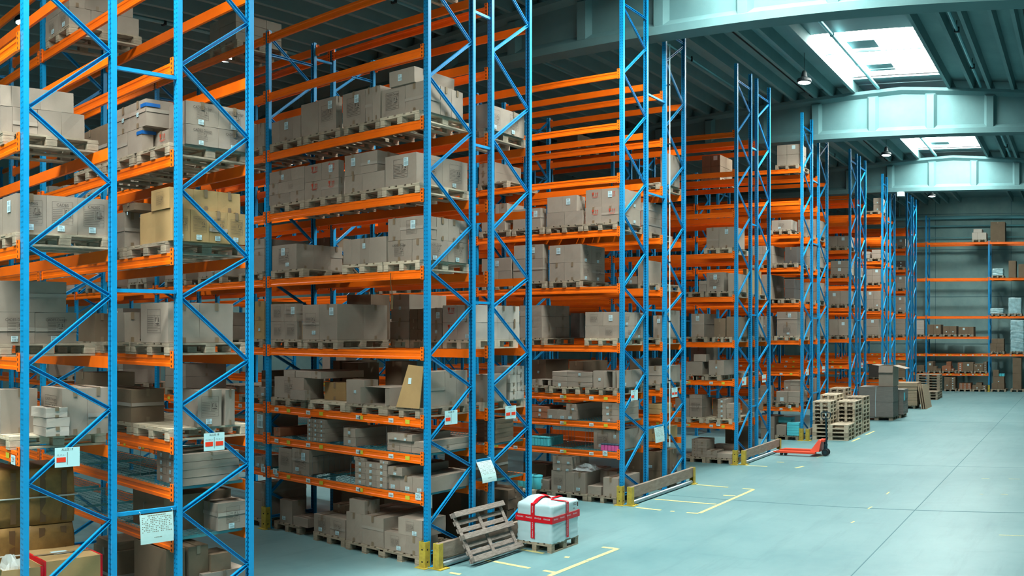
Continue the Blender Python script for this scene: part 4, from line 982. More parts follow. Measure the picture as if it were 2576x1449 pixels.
    P(r, 7, 1395, 1590); T([1395, 1495, 1592], 850, sides=[1592, 1676], n=2, mk={}); P(r, 6, 1385, 1590); T([1385, 1485, 1592], 1120, sides=[1592, 1672], n=2, mk={0: 's'})
    K('d5'); P(r, 5, 1440, 1690); T([1440, 1600, 1690], 212, sides=[1690, 1768], n=2); P(r, 4, 1560, 1690); T([1565, 1690], 545, sides=[1690, 1775], n=2)
    D(r, 1, 1590, 1690); T([1600, 1678], 1245, dd=.5)
    r = 'F1'; K('d7')
    P(r, 7, 315, 512); T([320, 410, 512], 965, sides=[512, 570], mk={1: 't'}); P(r, 6, 335, 512); T([340, 512], 1203, sides=[512, 575], n=2, mk={0: 't'})
    K('d8'); P(r, 5, 290, 462); T([290, 390, 462], 108, sides=[462, 515], mk={0: 't', 1: 'i'}); P(r, 4, 290, 462); T([293, 373, 462], 355, sides=[462, 512], mk={1: 't'})
    r = 'F2'; K('d7'); P(r, 6, 560, 640); T([575, 640], 1270, sides=[640, 660])
    K('d8'); P(r, 5, 500, 545); T([505, 545], 105, sides=[545, 598]); P(r, 4, 500, 545); T([505, 545], 360, sides=[545, 595])
    r = 'G1'; K('d7')
    P(r, 9, 745, 830); T([750, 830], 600, sides=[830, 892], n=2, mk={0: 's'}); P(r, 7, 733, 826); T([735, 824], 1098, sides=[824, 900], n=2); P(r, 7, 630, 715); T([640, 712], 1115, n=2); P(r, 6, 680, 826); T([685, 740, 824], 1285, n=2, mk={(1, 1): 't'})
    K('d8'); P(r, 5, 620, 740); T([620, 682, 742], 110, sides=[742, 785], n=2, mk={(1, 0): 't', (0, 1): 's'}); P(r, 4, 615, 742); T([618, 725], 355, sides=[725, 770], n=2, mk={(1, 0): 't'})
    r = 'H1'; P(r, 1, 620, 745); T([640, 742], 735, st='k'); K('d7'); P(r, 8, 975, 1055); T([972, 1056], 992, mk={0: 't'}); P(r, 7, 965, 1060); T([970, 1060], 1203, n=2, st='k', mk={0: 's'}); P(r, 6, 965, 1060); T([967, 1054], 1355, n=2, mk={(1, 0): 't'})
    K('d8'); P(r, 6, 870, 962) if False else None; P(r, 5, 870, 955); T([873, 950], 160, n=2, mk={(1, 0): 't', (0, 0): 's'}); P(r, 4, 868, 958); T([872, 955], 350, n=3)
    P(r, 1, 870, 958); T([880, 955], 740, n=2, st='d')
    r = 'W'; K('e1')
    P(r, 9, 990, 1168); T([990, 1058, 1165], 603, st='w', dd=.9); T([1008, 1112], 560, st='w', dd=.8)
    D(r, 9, 1215, 1390); T([1215, 1392], 472, st='d', dd=.9)
    D(r, 7, 1430, 1620); T([1435, 1525], 945, st='d', dd=.8); T([1555, 1700], 985, on=0, st='d', dd=.8)
    K('e2')
    P(r, 4, 338, 440); T([340, 437], 340, n=6, st='w', dd=.9)
    P(r, 4, 468, 660); T([470, 560, 655], 395, dd=1.0, st='d', mk={1: 't'}); P(r, 4, 682, 860); T([685, 770, 858], 415, dd=1.0, st='d', mk={0: 'p', 1: 'p'}); P(r, 4, 885, 1080); T([885, 1025, 1082], 425, dd=1.0, st='d', mk={0: 't'})
    P(r, 3, 1300, 1480); T([1298, 1382, 1476], 640, n=2, st='d', dd=.9); T([1315, 1392, 1476], 580, st='d', dd=.9)
    P(r, 1, 330, 440); T([340, 437], 930, n=2, st='d'); P(r, 1, 470, 640); T([472, 555], 880, st='d', dd=.9, mk={0: 't'}); T([555, 602], 940, on=0, st='d', dd=.6); T([602, 660], 970, on=0, st='d', dd=.5)
    P(r, 1, 668, 860); T([668, 785], 935, st='r', dd=.9, mk={0: 's'}); T([728, 785], 880, st='r', n=2, dd=.6); T([790, 828], 970, on=0, st='r', dd=.4, mk={0: 's'})
    P(r, 1, 875, 1070); T([875, 940], 893, st='r', n=4, dd=.8, mk={0: 's'}); T([942, 1080], 890, on=0, st='d', dd=.9, mk={0: 't'})
    P(r, 1, 1085, 1255); T([1085, 1205], 945, st='d', dd=.9, mk={0: 's'}); T([1085, 1145, 1205], 908, n=1, st='d', dd=.8, mk={0: 's', 1: 's'}); T([1210, 1255], 880, on=0, n=4, st='d', dd=.8, mk={0: 's'})
    P(r, 0, 700, 860); T([700, 775], 1078, st='d', dd=.9, mk={0: 's'}); T([777, 845], 1078, on=0, n=5, st='d', dd=.9, mk={0: 's'})
    P(r, 0, 880, 1055); T([895, 945, 998, 1050], 1160, n=3, st='r', dd=.8, mk={0: 's', 1: 's', 2: 's'})
    P(r, 0, 1065, 1250); T([1065, 1190], 1185, st='d', dd=.9, mk={0: 's'}); T([1115, 1190], 1155, st='d', dd=.8); T([1190, 1250], 1190, on=0, n=2, st='d', dd=.8, mk={0: 's'})
    P(r, 0, 1300, 1500); T([1315, 1398, 1482], 1165, st='d', dd=.9); T([1335, 1480], 1072, st='d', dd=.8, mk={0: 's'}); T([1335, 1410], 990, st='d', dd=.5)
    P(r, 0, 1560, 1739); T([1590, 1705], 832, n=4, st='d', dd=.9, mk={0: 'i'})
fill_c()
# ---------------------------------------------------------------- barriers, post protectors, signs
def barrier(label, xa, xb, back=True):
    t = thing('end_barrier', label, 'barrier', (xa, 8.69, 0), group='plank barriers at the rack ends'); L = xb - xa
    for x, s in ((0, 1), (L, -1)):
        p = MB(); p.prism([(-.055 * s, -.055), (.045 * s, -.055), (.045 * s, -.045), (-.045 * s, -.045), (-.045 * s, .045), (.045 * s, .045), (.045 * s, .055), (-.055 * s, .055)][::s], 'z', .012, .375)
        o = ob('barrier_post', p.mesh('barrier_post', M['yellow']), t, (x, 0, 0))
        p = MB(); p.box(-.08, .14, -.11, .11, 0, .012) if s > 0 else p.box(-.14, .08, -.11, .11, 0, .012)
        for a in (-.08, .08): p.lathe([(.011, .012), (.011, .024)], (.09 * s, a, 0), 6)
        ob('base_plate', p.mesh('base_plate', M['yellow']), o)
    p = MB(); p.bev(-.035, L + .035, -.022, .04, .15, .372, .006); ob('plank', p.mesh('plank', M['plank']), t)
    p = MB(); p.tube([(.07, -.0, .05), (L - .07, 0, .05)], .045, 10); ob('floor_tube', p.mesh('floor_tube', M['galv']), t)
barrier('plank barrier with yellow posts behind the leaning grey pallet', 10.24, 13.0)
barrier('plank barrier with yellow posts in front of the turquoise and pink shelf rack', 16.13, 19.1)
barrier('plank barrier with yellow posts whose far end meets the red pallet jack forks', 22.35, 25.15)
barrier('plank barrier with yellow posts mostly hidden by the pale pallet stacks', 27.95, 30.9)
pp = MB(); pp.prism([(-.05, -.06), (.06, -.06), (.06, -.05), (-.04, -.05), (-.04, .05), (.06, .05), (.06, .06), (-.05, .06)], 'z', .01, .385)
pp.mi = 1
for z in (.09, .27): pp.box(-.0515, -.05, -.012, .014, z - .011, z + .011); pp.box(-.01, .012, -.0615, -.06, z - .011, z + .011)
PPM = pp.mesh('guard_angle', [M['yellow'], M['hole']]); pp = MB(); pp.box(-.11, .04, -.1, .1, 0, .0095); PPB = pp.mesh('base_plate', M['yellow'])
def protector(x, y, label):
    t = thing('post_protector', label, 'post protector', (x - .046, y, 0), group='yellow post protectors'); ob('guard_angle', PPM, t); ob('base_plate', PPB, t)
for k, (x, y, w_) in enumerate(((10.236, YE, 'at the corner post of the third rack'), (10.236, YE + 3.7, 'at the second post along the third rack'), (16.156, YE, 'at the corner post of the fifth rack'), (22.33, YE, 'at the corner post of the seventh rack'), (28.01, YE, 'at the corner post of the ninth rack'), (53.1, 5.54, 'at a post of the far wall rack'))):
    protector(x - .02, y, 'yellow post protector ' + w_)
HOOK = MB().box(-.003, .003, .002, .035, .09, .097).mesh('hook', M['galv'])
M['sign'] = mat('pale_sign_sheet', (178, 224, 230), .55)
def sign(label, xc, yc, no, reds, code):
    a = atY(xc, yc, 8.845); t = thing('aisle_sign', label, 'sign', a, group='aisle signs')
    mb = MB(); mb.box(-.15, .15, 0, .002, -.105, .105); mb.box(-.001, .001, -.001, 0, -.07, .05); ob('sign_sheet', mb.mesh('sign_sheet', M['sign']), t)
    o = ob('lettering', text_me('ALLEE %s' % no, .036, 'ink'), t, (0, -.0012, .082)); o.rotation_euler[0] = pi / 2
    mb = MB(); mb.box(-.002, .002, -.0015, -.0005, -.08, .055); ob('divider_line', mb.mesh('divider_line', M['ink']), t)
    for k, cd_ in enumerate(code):
        o = ob('lettering', text_me(cd_, .022, 'ink'), t, (-.075 + .15 * k, -.0012, .026)); o.rotation_euler[0] = pi / 2
    for k in range(reds):
        mb = MB(); mb.box(-.055, .055, -.002, -.0005, -.026, .026); ob('red_patch', mb.mesh('red_patch', M['signred']), t, (-.075 + .15 * k, 0, -.025))
    for x in (-.12, .12): ob('hook', HOOK, t, (x, 0, 0))
for xc, yc, no, reds, code, nm in ((169.5, 1150, '19', 1, ('C2_19_6_1',), 'with one red patch on the brace of the first rack'), (539, 1111, '18', 2, ('C2_18_3_1', 'C2_18_4_1'), 'with two red patches on the brace of the second rack'),
    (1135, 1050, '18', 1, ('C2_18_6_1',), 'with one red patch on the brace of the third rack'), (1285, 1037, '17', 2, ('C2_17_3_1', 'C2_17_4_1'), 'with two red patches on the brace of the fourth rack'),
    (1596, 994, '17', 1, (), 'with one red patch on the brace of the fifth rack'), (1697, 987, '16', 2, (), 'with two red patches on the brace of the sixth rack'),
    (1872, 959, '16', 1, (), 'with one red patch on the brace of the seventh rack'), (1922, 952, '15', 2, (), 'with two red patches on the brace of the eighth rack'),
    (2031, 936, '15', 1, (), 'with one red patch on the brace of the ninth rack'), (2071.5, 929, '14', 2, (), 'with two red patches on the brace of the tenth rack'),
    (2169, 919, '14', 2, (), 'with two red patches on the brace of the twelfth rack'), (2225, 905, '13', 1, (), 'with one red patch on the brace of the thirteenth rack')):
    sign('pale aisle sign ' + nm, xc, yc, no, reds, code)
M['notice'] = mat('pale_notice_sheet', (180, 216, 216), .5)
def notice(label, x0, x1, zt, h, curl):
    t = thing('hanging_notice', label, 'notice', ((x0 + x1) / 2, 8.86, zt), group='paper notices hung between the racks'); n = 8; vs = []; w = (x1 - x0) / 2
    for k in range(n + 1):
        z = -h * k / n; d = curl * sin(pi * .5 * k / n)
        for e in (0, .0015):
            for u in (-1, 1): vs.append((u * w * (1 - .02 * k / n), -d - e, z))
    fs = []
    for k in range(n):
        a = k * 4; fs += [(a + 2, a + 3, a + 7, a + 6), (a + 1, a, a + 4, a + 5)]
    mb = MB(); mb.add(vs, fs); mb.mi = 1; r = random.Random(5)
    def cell(u, v, a, b):
        d = curl * sin(pi * .5 * v); mb.quad((u * w - a, -d - .003, -h * v - b), (u * w + a, -d - .003, -h * v - b), (u * w + a, -d - .003, -h * v + b), (u * w - a, -d - .003, -h * v + b))
    for v in [.12 + .06 * q for q in range(9)]:
        for u in [-.85 + .1 * q for q in range(18)]:
            if r.random() < .75: cell(u, v, w * .028, h * .012)
    for u in [-.5 + .1 * q for q in range(11)]: cell(u, .05, w * .035, h * .014)
    for u in [-.15 + .08 * q for q in range(6)]: cell(u, .8, w * .03, h * .01)
    ob('notice_sheet', mb.mesh('notice_sheet', [M['notice'], M['tape']]), t)
    for u in (-.96, .96): mb = MB(); mb.tube([(u * w, -.004, -.02), (u * w, .0, .03), (u * w, .07, .045)], .003, 5); ob('cable_tie', mb.mesh('cable_tie', M['paper']), t)
notice('dotted pale notice hanging between the first and second racks', 5.33, 5.78, 1.40, .33, .02)
notice('curled dotted pale notice hanging between the third and fourth racks', 11.36, 11.74, 1.42, .32, .12)
notice('dotted pale notice hanging between the fifth and sixth racks', 17.5, 17.95, 1.42, .33, .03)
def tag(s, rk, xp, yp, nm):
    p = atX(xp, yp, RK[rk]['sa'] - .06); t = thing('number_tag', nm, 'tag', p, group='number tags on the beams'); mb = MB(); mb.box(-.002, .002, -.055, .055, -.05, .05); ob('tag_sheet', mb.mesh('tag_sheet', M['paper']), t)
    o = ob('lettering', text_me(s, .075, 'ink'), t, (-.003, 0, 0)); o.rotation_euler = (pi / 2, 0, -pi / 2)
tag('25', 'B1', 1052, 1249, 'white tag reading 25 at the end of the third rack lowest beam')
tag('31', 'B1', 692, 1186, 'white tag reading 31 just after the second post of the third rack')
tag('33', 'B1', 662, 1181, 'white tag reading 33 just before the second post of the third rack')
tag('26', 'C1', 1522, 1140, 'white tag reading 26 on the lowest beam of the fifth rack')
tag('23', 'D1', 1807, 1067, 'white tag reading 23 on the lowest beam of the seventh rack')
tag('24', 'E1', 1986, 1023, 'white tag reading 24 on the lowest beam of the ninth rack')
tag('29', 'A1', 33, 1157, 'white tag reading 29 on the lowest beam of the first rack')
# white pipe running up beside the sixth rack
t = thing('vertical_pipe', 'thin white vertical pipe running up beside the sixth rack front post', 'pipe', (18.16, 8.81, 0)); mb = MB(); mb.tube([(0, 0, .95), (0, 0, 9.8)], .014, 8); ob('pipe_run', mb.mesh('pipe_run', M['paper']), t)
for z in (1.2, 2.4, 3.7, 5.0, 6.3, 7.6, 8.9): mb = MB(); mb.box(-.022, .022, -.022, .035, z - .012, z + .012); ob('pipe_clip', mb.mesh('pipe_clip', M['cable']), t)
# ---------------------------------------------------------------- weathered pallet leaning on the first barrier
t = thing('pallet', 'weathered grey pallet with broad gaps leaning on the plank barrier of the third rack', 'pallet', (10.72, 8.47, .0), group='wooden pallets')
tl = radians(59); cy_, sy_ = cos(tl), sin(tl)
t.matrix_world = Matrix(((1, 0, 0, 10.64), (0, cy_, sy_, 8.31), (0, sy_, -cy_, .085), (0, 0, 0, 1)))
def lp(name, boxes):
    mb = MB()
    for q in boxes: mb.bev(*q, .004)
    ob(name, mb.mesh(name, M['wood_grey']), t)
# local: x along 1.2 m, y up the slope, z out of the deck towards the rack; the underside looks to the corridor
for y in (.045, .4, .755): lp('runner', [(0, 1.25, y - .042, y + .042, 0, .02)])
for y in (.045, .4, .755):
    for x in (.05, .6, 1.2): lp('block', [(x - .045, x + .045, y - .036, y + .036, .0205, .07)])
for x in (.05, .6, 1.2): lp('crossboard', [(x - .035, x + .035, 0, .8, .0705, .09)])
for y in (.04, .165, .28, .41, .52, .64, .765): lp('deck_board', [(0, 1.25, y - .036, y + .036, .0905, .11)])
# ---------------------------------------------------------------- white wrapped load with red tape
t = thing('wrapped_load', 'low white wrapped load with red tape cross, on a pallet by the leaning grey pallet', 'wrapped load', (12.4, 8.2, 0))
def wrapmesh(name, dx, dy, z0, z1, seed, hump=0, amp=.01, mt='wrapwhite', fold=26):
    r = random.Random(seed); N = 20; nz = 16; vs = []; fs = []
    ph = [r.uniform(0, 6.3) for _ in range(8)]
    ring = []
    for i in range(4):
        c = [(-1, -1), (1, -1), (1, 1), (-1, 1)]; a, b = c[i], c[(i + 1) % 4]
        for k in range(N): q = k / N; ring.append((a[0] + (b[0] - a[0]) * q, a[1] + (b[1] - a[1]) * q))
    m = len(ring)
    for k in range(nz + 1):
        q = k / nz; z = z0 + (z1 - z0) * q
        for u, v in ring:
            e = amp * (sin(fold * q + 2.1 * u + ph[0] + 1.6 * sin(3 * u + 2 * v + ph[3])) * .6 + sin(fold * 1.9 * q - 3 * v + ph[1]) * .4) + r.uniform(-.3, .3) * amp
            if max(abs(u), abs(v)) > .999 and min(abs(u), abs(v)) > .97: e -= .012
            if k == nz: e -= .012
            vs.append((u * (dx / 2 + e * (abs(u) > .99)), v * (dy / 2 + e * (abs(v) > .99)), z + (r.uniform(-.01, .01) if k == 0 else 0)))
    for k in range(nz):
        for i in range(m): j = (i + 1) % m; fs.append((k * m + i, k * m + j, (k + 1) * m + j, (k + 1) * m + i))
    b0 = nz * m; lv = [(1 - .2 * s) for s in range(1, 5)]; prev = b0
    for s in lv:
        st = len(vs)
        for u, v in ring: vs.append((u * s * dx / 2, v * s * dy / 2, z1 + hump * max(0, 1 - ((u * s + .3) ** 2 + (v * s - .4) ** 2) * 2.2) + r.uniform(-.006, .006) + .004))
        for i in range(m): j = (i + 1) % m; fs.append((prev + i, prev + j, st + j, st + i))
        prev = st
    fs.append(tuple(prev + i for i in range(m)))
    mb = MB(); mb.add(vs, fs); return mb.mesh(name, M[mt], True)
ob('wrap_body', wrapmesh('wrap_body', .8, .68, .145, .74, 3, .1, .007, 'wrapwhite', 60), t)
mb = MB(); e = .011
mb.box(-.4 - e, .4 + e, -.34 - e, .34 + e, .46, .565)
o = ob('red_band', mb.mesh('red_band', M['redtape']), t)
def toph(x, y):
    u, v = x / .4, y / .34; return .74 + (.1 * max(0, 1 - ((u + .3) ** 2 + (v - .4) ** 2) * 2.2) if max(abs(u), abs(v)) < .93 else 0) + .016
def ribbon(pts, wx, wy):                               # tape strip running over the load: pts are (x, y, z)
    mb = MB(); vs = []
    for x, y, z in pts: vs += [(x - wx, y - wy, z), (x + wx, y + wy, z)]
    mb.add(vs, [(2 * k, 2 * k + 1, 2 * k + 3, 2 * k + 2) for k in range(len(pts) - 1)]); ob('red_band', mb.mesh('red_band', M['redtape']), t)
A_, B_ = .4 + e + .004, .34 + e + .004
ribbon([(-A_, .018, .2), (-A_, .018, .745)] + [(-.4 + .8 * k / 16, .018, toph(-.4 + .8 * k / 16, .018)) for k in range(17)] + [(A_, .018, .745), (A_, .018, .2)], 0, .037)
ribbon([(.035, -B_, .18), (.035, -B_, .745)] + [(.035, -.34 + .68 * k / 16, toph(.035, -.34 + .68 * k / 16)) for k in range(17)] + [(.035, B_, .745), (.035, B_, .18)], .035, 0)
for k in range(4):
    o = ob('lettering', text_me('FRAGILE', .034, 'paper'), t, (-.4 - e - .0045, .26 - .17 * k, .525)); o.rotation_euler = (pi / 2, 0, -pi / 2)
    o = ob('lettering', text_me('FRAGILE', .034, 'paper'), t, (-.31 + .19 * k, -.34 - e - .0045, .525)); o.rotation_euler = (pi / 2, 0, 0)
for z in (.27, .40, .66):
    o = ob('lettering', text_me('FRAGILE', .03, 'paper'), t, (-.4 - e - .0065, .018, z)); o.rotation_euler = (pi / 2, -pi / 2, -pi / 2)
    o = ob('lettering', text_me('FRAGILE', .03, 'paper'), t, (.035, -.34 - e - .0065, z)); o.rotation_euler = (pi / 2, -pi / 2, 0)
mb = MB()
for z, w_ in ((.70, .09), (.685, .06), (.67, .08), (.62, .04), (.61, .05)): mb.box(.2, .2 + w_, -.358, -.357, z - .003, z + .003)
mb.box(.32, .35, -.358, -.357, .63, .70); ob('printed_marking', mb.mesh('printed_marking', M['ink']), t)
pallet(uniq('weathered half pallet under the low white wrapped load with red tape'), 12.0, 8.2, 0, .66).scale[0] = .667
# ---------------------------------------------------------------- red pallet jack
t = thing('pallet_jack', 'red hand pallet jack with dark handle parked beside the seventh rack barrier', 'pallet jack', (24.72, 7.25, 0))
def jp(name, mb, mt, smooth=False, par=None): return ob(name, mb.mesh(name, M[mt], smooth), par or t)
for x in (-.27, .27):
    mb = MB(); pr = [(x - .08, .075), (x + .08, .075), (x + .08, .125), (x + .05, .135), (x - .05, .135), (x - .08, .125)]
    mb.prism(pr, 'y', .12, 1.2); mb.add([(x - .08, 1.2, .075), (x + .08, 1.2, .075), (x + .08, 1.2, .125), (x - .08, 1.2, .125), (x - .03, 1.36, .08), (x + .03, 1.36, .08), (x + .03, 1.36, .1), (x - .03, 1.36, .1)], [(0, 1, 5, 4), (1, 2, 6, 5), (2, 3, 7, 6), (3, 0, 4, 7), (4, 5, 6, 7)])
    f = jp('fork', mb, 'jackred')
    for y in (1.0, 1.12): mb = MB(); mb.lathe([(.04, -.035), (.04, .035)], (x, y, .041), 14, 'x'); jp('roller', mb, 'rubber', False, f)
mb = MB(); mb.add([(-.3, .02, .14), (.3, .02, .14), (.3, .30, .12), (-.3, .30, .12), (-.2, -.02, .44), (.2, -.02, .44), (.2, .06, .46), (-.2, .06, .46)], [(3, 2, 1, 0), (4, 5, 6, 7), (0, 1, 5, 4), (1, 2, 6, 5), (2, 3, 7, 6), (3, 0, 4, 7)])
mb.box(-.16, .16, -.1, .0, .4, .46); jp('head_frame', mb, 'jackred')
mb = MB(); mb.lathe([(.05, .14), (.055, .2), (.05, .3), (.04, .42)], (0, -.09, 0), 14); mb.box(-.11, .11, -.13, -.05, .1, .15); mb.bar((-.09, -.1, .3), (.09, -.1, .3), .05, .06); jp('pump_unit', mb, 'jackdark')
for x in (-.075, .075):
    mb = MB(); mb.lathe([(.02, -.032), (.095, -.03), (.1, -.02), (.1, .02), (.095, .03), (.02, .032)], (x, -.1, .1), 22, 'x'); w1 = jp('steering_wheel', mb, 'rubber'); mb = MB(); mb.lathe([(.045, -.036), (.045, .036)], (x, -.1, .1), 14, 'x'); jp('wheel_hub', mb, 'jackdark', False, w1)
mb = MB(); mb.tube([(0, -.1, .32), (0, -.12, .45), (0, -.10, 1.02)], [.035, .028, .026], 10); jp('drawbar', mb, 'jackdark')
mb = MB()
mb.tube([(0, -.1, 1.02), (-.1, -.1, 1.04), (-.13, -.1, 1.1), (-.13, -.1, 1.2), (-.09, -.1, 1.22), (.09, -.1, 1.22), (.13, -.1, 1.2), (.13, -.1, 1.1), (.1, -.1, 1.04), (0, -.1, 1.02)], .013, 8)
for v in (0,): mb.bar((0, -.1, 1.0), (0, -.1, 1.23), .05, .03)
o = jp('handle_loop', mb, 'jackdark'); o.rotation_euler = (0, 0, 0)
mb = MB(); mb.box(-.028, -.0255, -.12, -.085, 1.12, 1.19); jp('white_sticker', mb, 'paper')
for o in [c for c in t.children if c.name.startswith('handle_loop')]:      # the loop stands across the drawbar, seen broadside from the aisle
    o.location = (.1, -.1, 0); o.rotation_euler[2] = pi / 2; o.location = (-.1, -.1, 0)
# ---------------------------------------------------------------- stacks of empty pallets
def pstack(nm, x, y, n, across, w, l, h, z=0, lt=True, seed=1, base=0):
    r = random.Random(seed)
    for k in range(n):
        lab = uniq('%s empty pallet, %s from the bottom of the %s' % ('pale' if lt else 'grey', ORD[base + k + 1], nm))
        NPAL[0] += 1
        t = thing('pallet', lab, 'pallet', (x, y, z + k * h), 0, 'empty pallets in the ' + nm, WHOLE[2] if lt and r.random() < .7 else WHOLE[NPAL[0] % 2])
        j = r.uniform(-.012, .012)
        if across: t.rotation_euler[2] = pi / 2 + j * .8; t.location = (x + w / 2 + j, y, z + k * h); t.scale = (l / 1.2, w / .8, h / .1445)
        else: t.rotation_euler[2] = j * .8; t.location = (x + j, y + w / 2, z + k * h); t.scale = (l / 1.2, w / .8, h / .1445)
pstack('wide low stack behind the red jack', 28.25, 7.43, 4, True, .85, 1.2, .126, seed=1)
pstack('narrow stack on the wide low stack', 28.27, 8.04, 6, False, .58, .82, .122, z=.505, seed=2, base=0)
pstack('tall pale stack behind the low stack', 29.22, 7.46, 9, False, .62, 1.0, .131, seed=3)
pstack('tall stack next to the board bundle', 30.42, 7.48, 9, False, .62, 1.0, .137, seed=4)
pstack('hidden stack behind the narrow stack', 29.22, 8.1, 10, False, .55, .95, .139, seed=5)
pstack('rearmost pale stack beside the tenth rack', 30.42, 8.12, 11, False, .55, .9, .139, seed=6)
pstack('grey stack before the far wall rack', 47.2, 7.5, 9, True, .85, 1.25, .139, lt=False, seed=7)
pstack('short grey stack before the grey stack', 46.25, 7.46, 3, True, .8, .85, .14, lt=False, seed=8)
# ---------------------------------------------------------------- bundles of flat cartons
M['edgecard'] = mat('corrugated_card_edges', (126, 124, 118), .9, var=.35, scale=3, stretch=(1, 1, 60), bump=.3)
M['edgelight'] = mat('light_card_edges', (158, 142, 118), .9, var=.3, scale=3, stretch=(1, 1, 40), bump=.3)
def bundle(label, x0, x1, y0, y1, z1, mt, slabs, cords=(), z0=.145, rz=0):
    t = thing('carton_bundle', label, 'cardboard bundle', (x0, y0, 0), rz, 'bundles of flat cartons'); r = random.Random(len(label)); h = (z1 - z0) / slabs
    for k in range(slabs):
        j = r.uniform(-.01, .01); mb = MB(); n_ = 6 if slabs < 9 else 2
        for q in range(n_):
            e = r.uniform(-.004, .004); a = z0 + k * h + h * q / n_; mb.box(j + e, x1 - x0 + j + e, j + e, y1 - y0 + j + e, a + .001, a + h / n_ - .0015)
        ob('flat_carton_bale', mb.mesh('flat_carton_bale', M[mt]), t)
    for u in cords:
        mb = MB(); y = (y1 - y0) * u; mb.tube([(-.02, y, z0 - .01), (-.022, y + .01, (z0 + z1) / 2), (-.02, y - .01, z1 + .012), (x1 - x0 + .02, y, z1 + .012), (x1 - x0 + .02, y, z0)], .009, 6); ob('strap_cord', mb.mesh('strap_cord', M['paper']), t)
    return t
pallet(uniq('weathered pallet under the large grey board bundle'), 35.15, 8.1, 0, .8, detail=False).scale = (.8, 1.65, 1)
bundle('large grey bundle of flat cartons with white cord, under the open carton', 35.08, 36.08, 7.42, 8.8, 1.31, 'edgecard', 6, (.5,))
pallet(uniq('weathered pallet under the smaller grey board bundle'), 36.3, 7.75, 0, .8, detail=False)
t = bundle('smaller grey bundle of flat cartons with turquoise card, behind the large bundle', 36.25, 37.2, 7.24, 8.3, 1.14, 'edgecard', 5)
mb = MB(); mb.box(.02, .28, -.016, -.012, .7, 1.02); ob('turquoise_card', mb.mesh('turquoise_card', M['cyan']), t)
pallet(uniq('weathered pallet under the light brown board stack'), 40.75, 8.0, 0, .8, detail=False)
bundle('light brown stack of flat cartons with boards leaning on it', 40.7, 41.75, 7.5, 8.55, 1.17, 'edgelight', 13)
for k, (yb, nm) in enumerate(((7.24, 'innermost'), (7.16, 'middle'), (7.08, 'outermost'))):
    mb = MB(); d = .2
    mb.add([(0, 0, 0), (1.55, 0, 0), (1.45, d * .95, 1.05), (.1, d, 1.12), (0, .03, 0), (1.55, .03, 0), (1.45, d * .95 + .03, 1.05), (.1, d + .03, 1.12)], [(0, 1, 2, 3), (7, 6, 5, 4), (0, 4, 5, 1), (1, 5, 6, 2), (2, 6, 7, 3), (3, 7, 4, 0)])
    yb2 = yb
    thing('leaning_board', 'brown cardboard board, %s of three leaning on the light brown stack' % nm, 'cardboard', (40.5 + .03 * k, yb2 - .01 * k, .0), 0, 'boards leaning on the light brown stack', mb.mesh('leaning_board', M['edgelight']))
th, q = walls_box('open_carton', 'large open grey-brown carton standing on the large board bundle', 35.2, 36.25, 7.44, 8.02, 1.325, 2.14, 'g', (('-x', -1.25, .28), ('-y', -.25, .5), ('+y', .1, .3), ('+x', -1.1, .25)), 0, 'open cartons')
# ---------------------------------------------------------------- floor markings
mb = MB()
NST = [0]
def stripe(p, q, w_=.09):
    a, b = onfloor(*p), onfloor(*q); d = (b - a).normalized(); n = Vector((-d.y, d.x, 0)) * w_ / 2
    NST[0] += 1; z = Vector((0, 0, .0018 + .0002 * (NST[0] % 9))); mb.quad(a - n + z, b - n + z, b + n + z, a + n + z)
def cs(k, pts): 
    K(k)
    for a, b, c, d in pts: stripe((px(a), py(b)), (px(c), py(d)), .035 if k == 'e6' and a > 1270 and b > 300 else .08)
cs('e5', [(770, 1095, 830, 1105), (870, 1108, 1300, 1190), (1465, 1218, 1620, 1245), (2170, 937, 2350, 957), (2360, 955, 2000, 1095), (1990, 1100, 1530, 1283), (1720, 1055, 1775, 1061), (340, 1245, 470, 1265), (1200, 965, 1470, 1012)])
cs('e6', [(150, 688, 305, 705), (365, 711, 390, 713), (465, 720, 540, 726), (545, 724, 885, 576), (815, 570, 888, 575), (525, 545, 725, 562), (265, 636, 650, 668), (695, 612, 770, 616), (835, 425, 970, 432), (1145, 442, 1198, 430), (1500, 275, 1548, 254), (1588, 234, 1640, 210), (2480, 508, 2550, 511), (2310, 506, 2360, 508), (2430, 606, 2475, 609), (2300, 604, 2320, 606), (1600, 697, 1625, 683), (1715, 605, 1735, 590), (1495, 785, 1515, 774), (2420, 860, 2576, 866), (1280, 376, 1320, 364), (1030, 404, 1075, 406)])
struct('trim_61', mb, M['floorline'])
# ---------------------------------------------------------------- small goods on the shelves
def divider(label, rk, lev, Y, x0=.02, ln=1.0, h=.26):
    t = thing('wire_divider', label, 'wire divider', (RK[rk]['sa'] + x0, Y, LV[lev - 1] + .0095), group='wire dividers on mesh decks'); mb = MB()
    for k in range(9): x = ln * k / 8; mb.tube([(x, 0, 0), (x, 0, h)], .003, 5)
    for z in (.02, h): mb.tube([(0, 0, z), (ln, 0, z)], .0035, 5)
    ob('wire_grid', mb.mesh('wire_grid', M['wire']), t)
K('c6')
def Yat(rk, xp): return (RK[rk]['sa']) * tan(ang(px(xp)))
divider('wire divider beside the small boxed cartons, first mesh shelf of the third rack', 'B1', 1, Yat('B1', 672), h=.3)
divider('wire divider beside the two printed cartons, first mesh shelf of the third rack', 'B1', 1, Yat('B1', 425), h=.32)
divider('wire divider left of the flat long cartons, second mesh shelf of the third rack', 'B1', 2, Yat('B1', 908), h=.36)
divider('wire divider before the pair of long cartons, second mesh shelf of the third rack', 'B1', 2, Yat('B1', 628), h=.3)
K('c3')
divider('wire divider beyond the stacked long cartons, second mesh shelf of the second rack', 'A2', 2, Yat('A2', 925), h=.36)
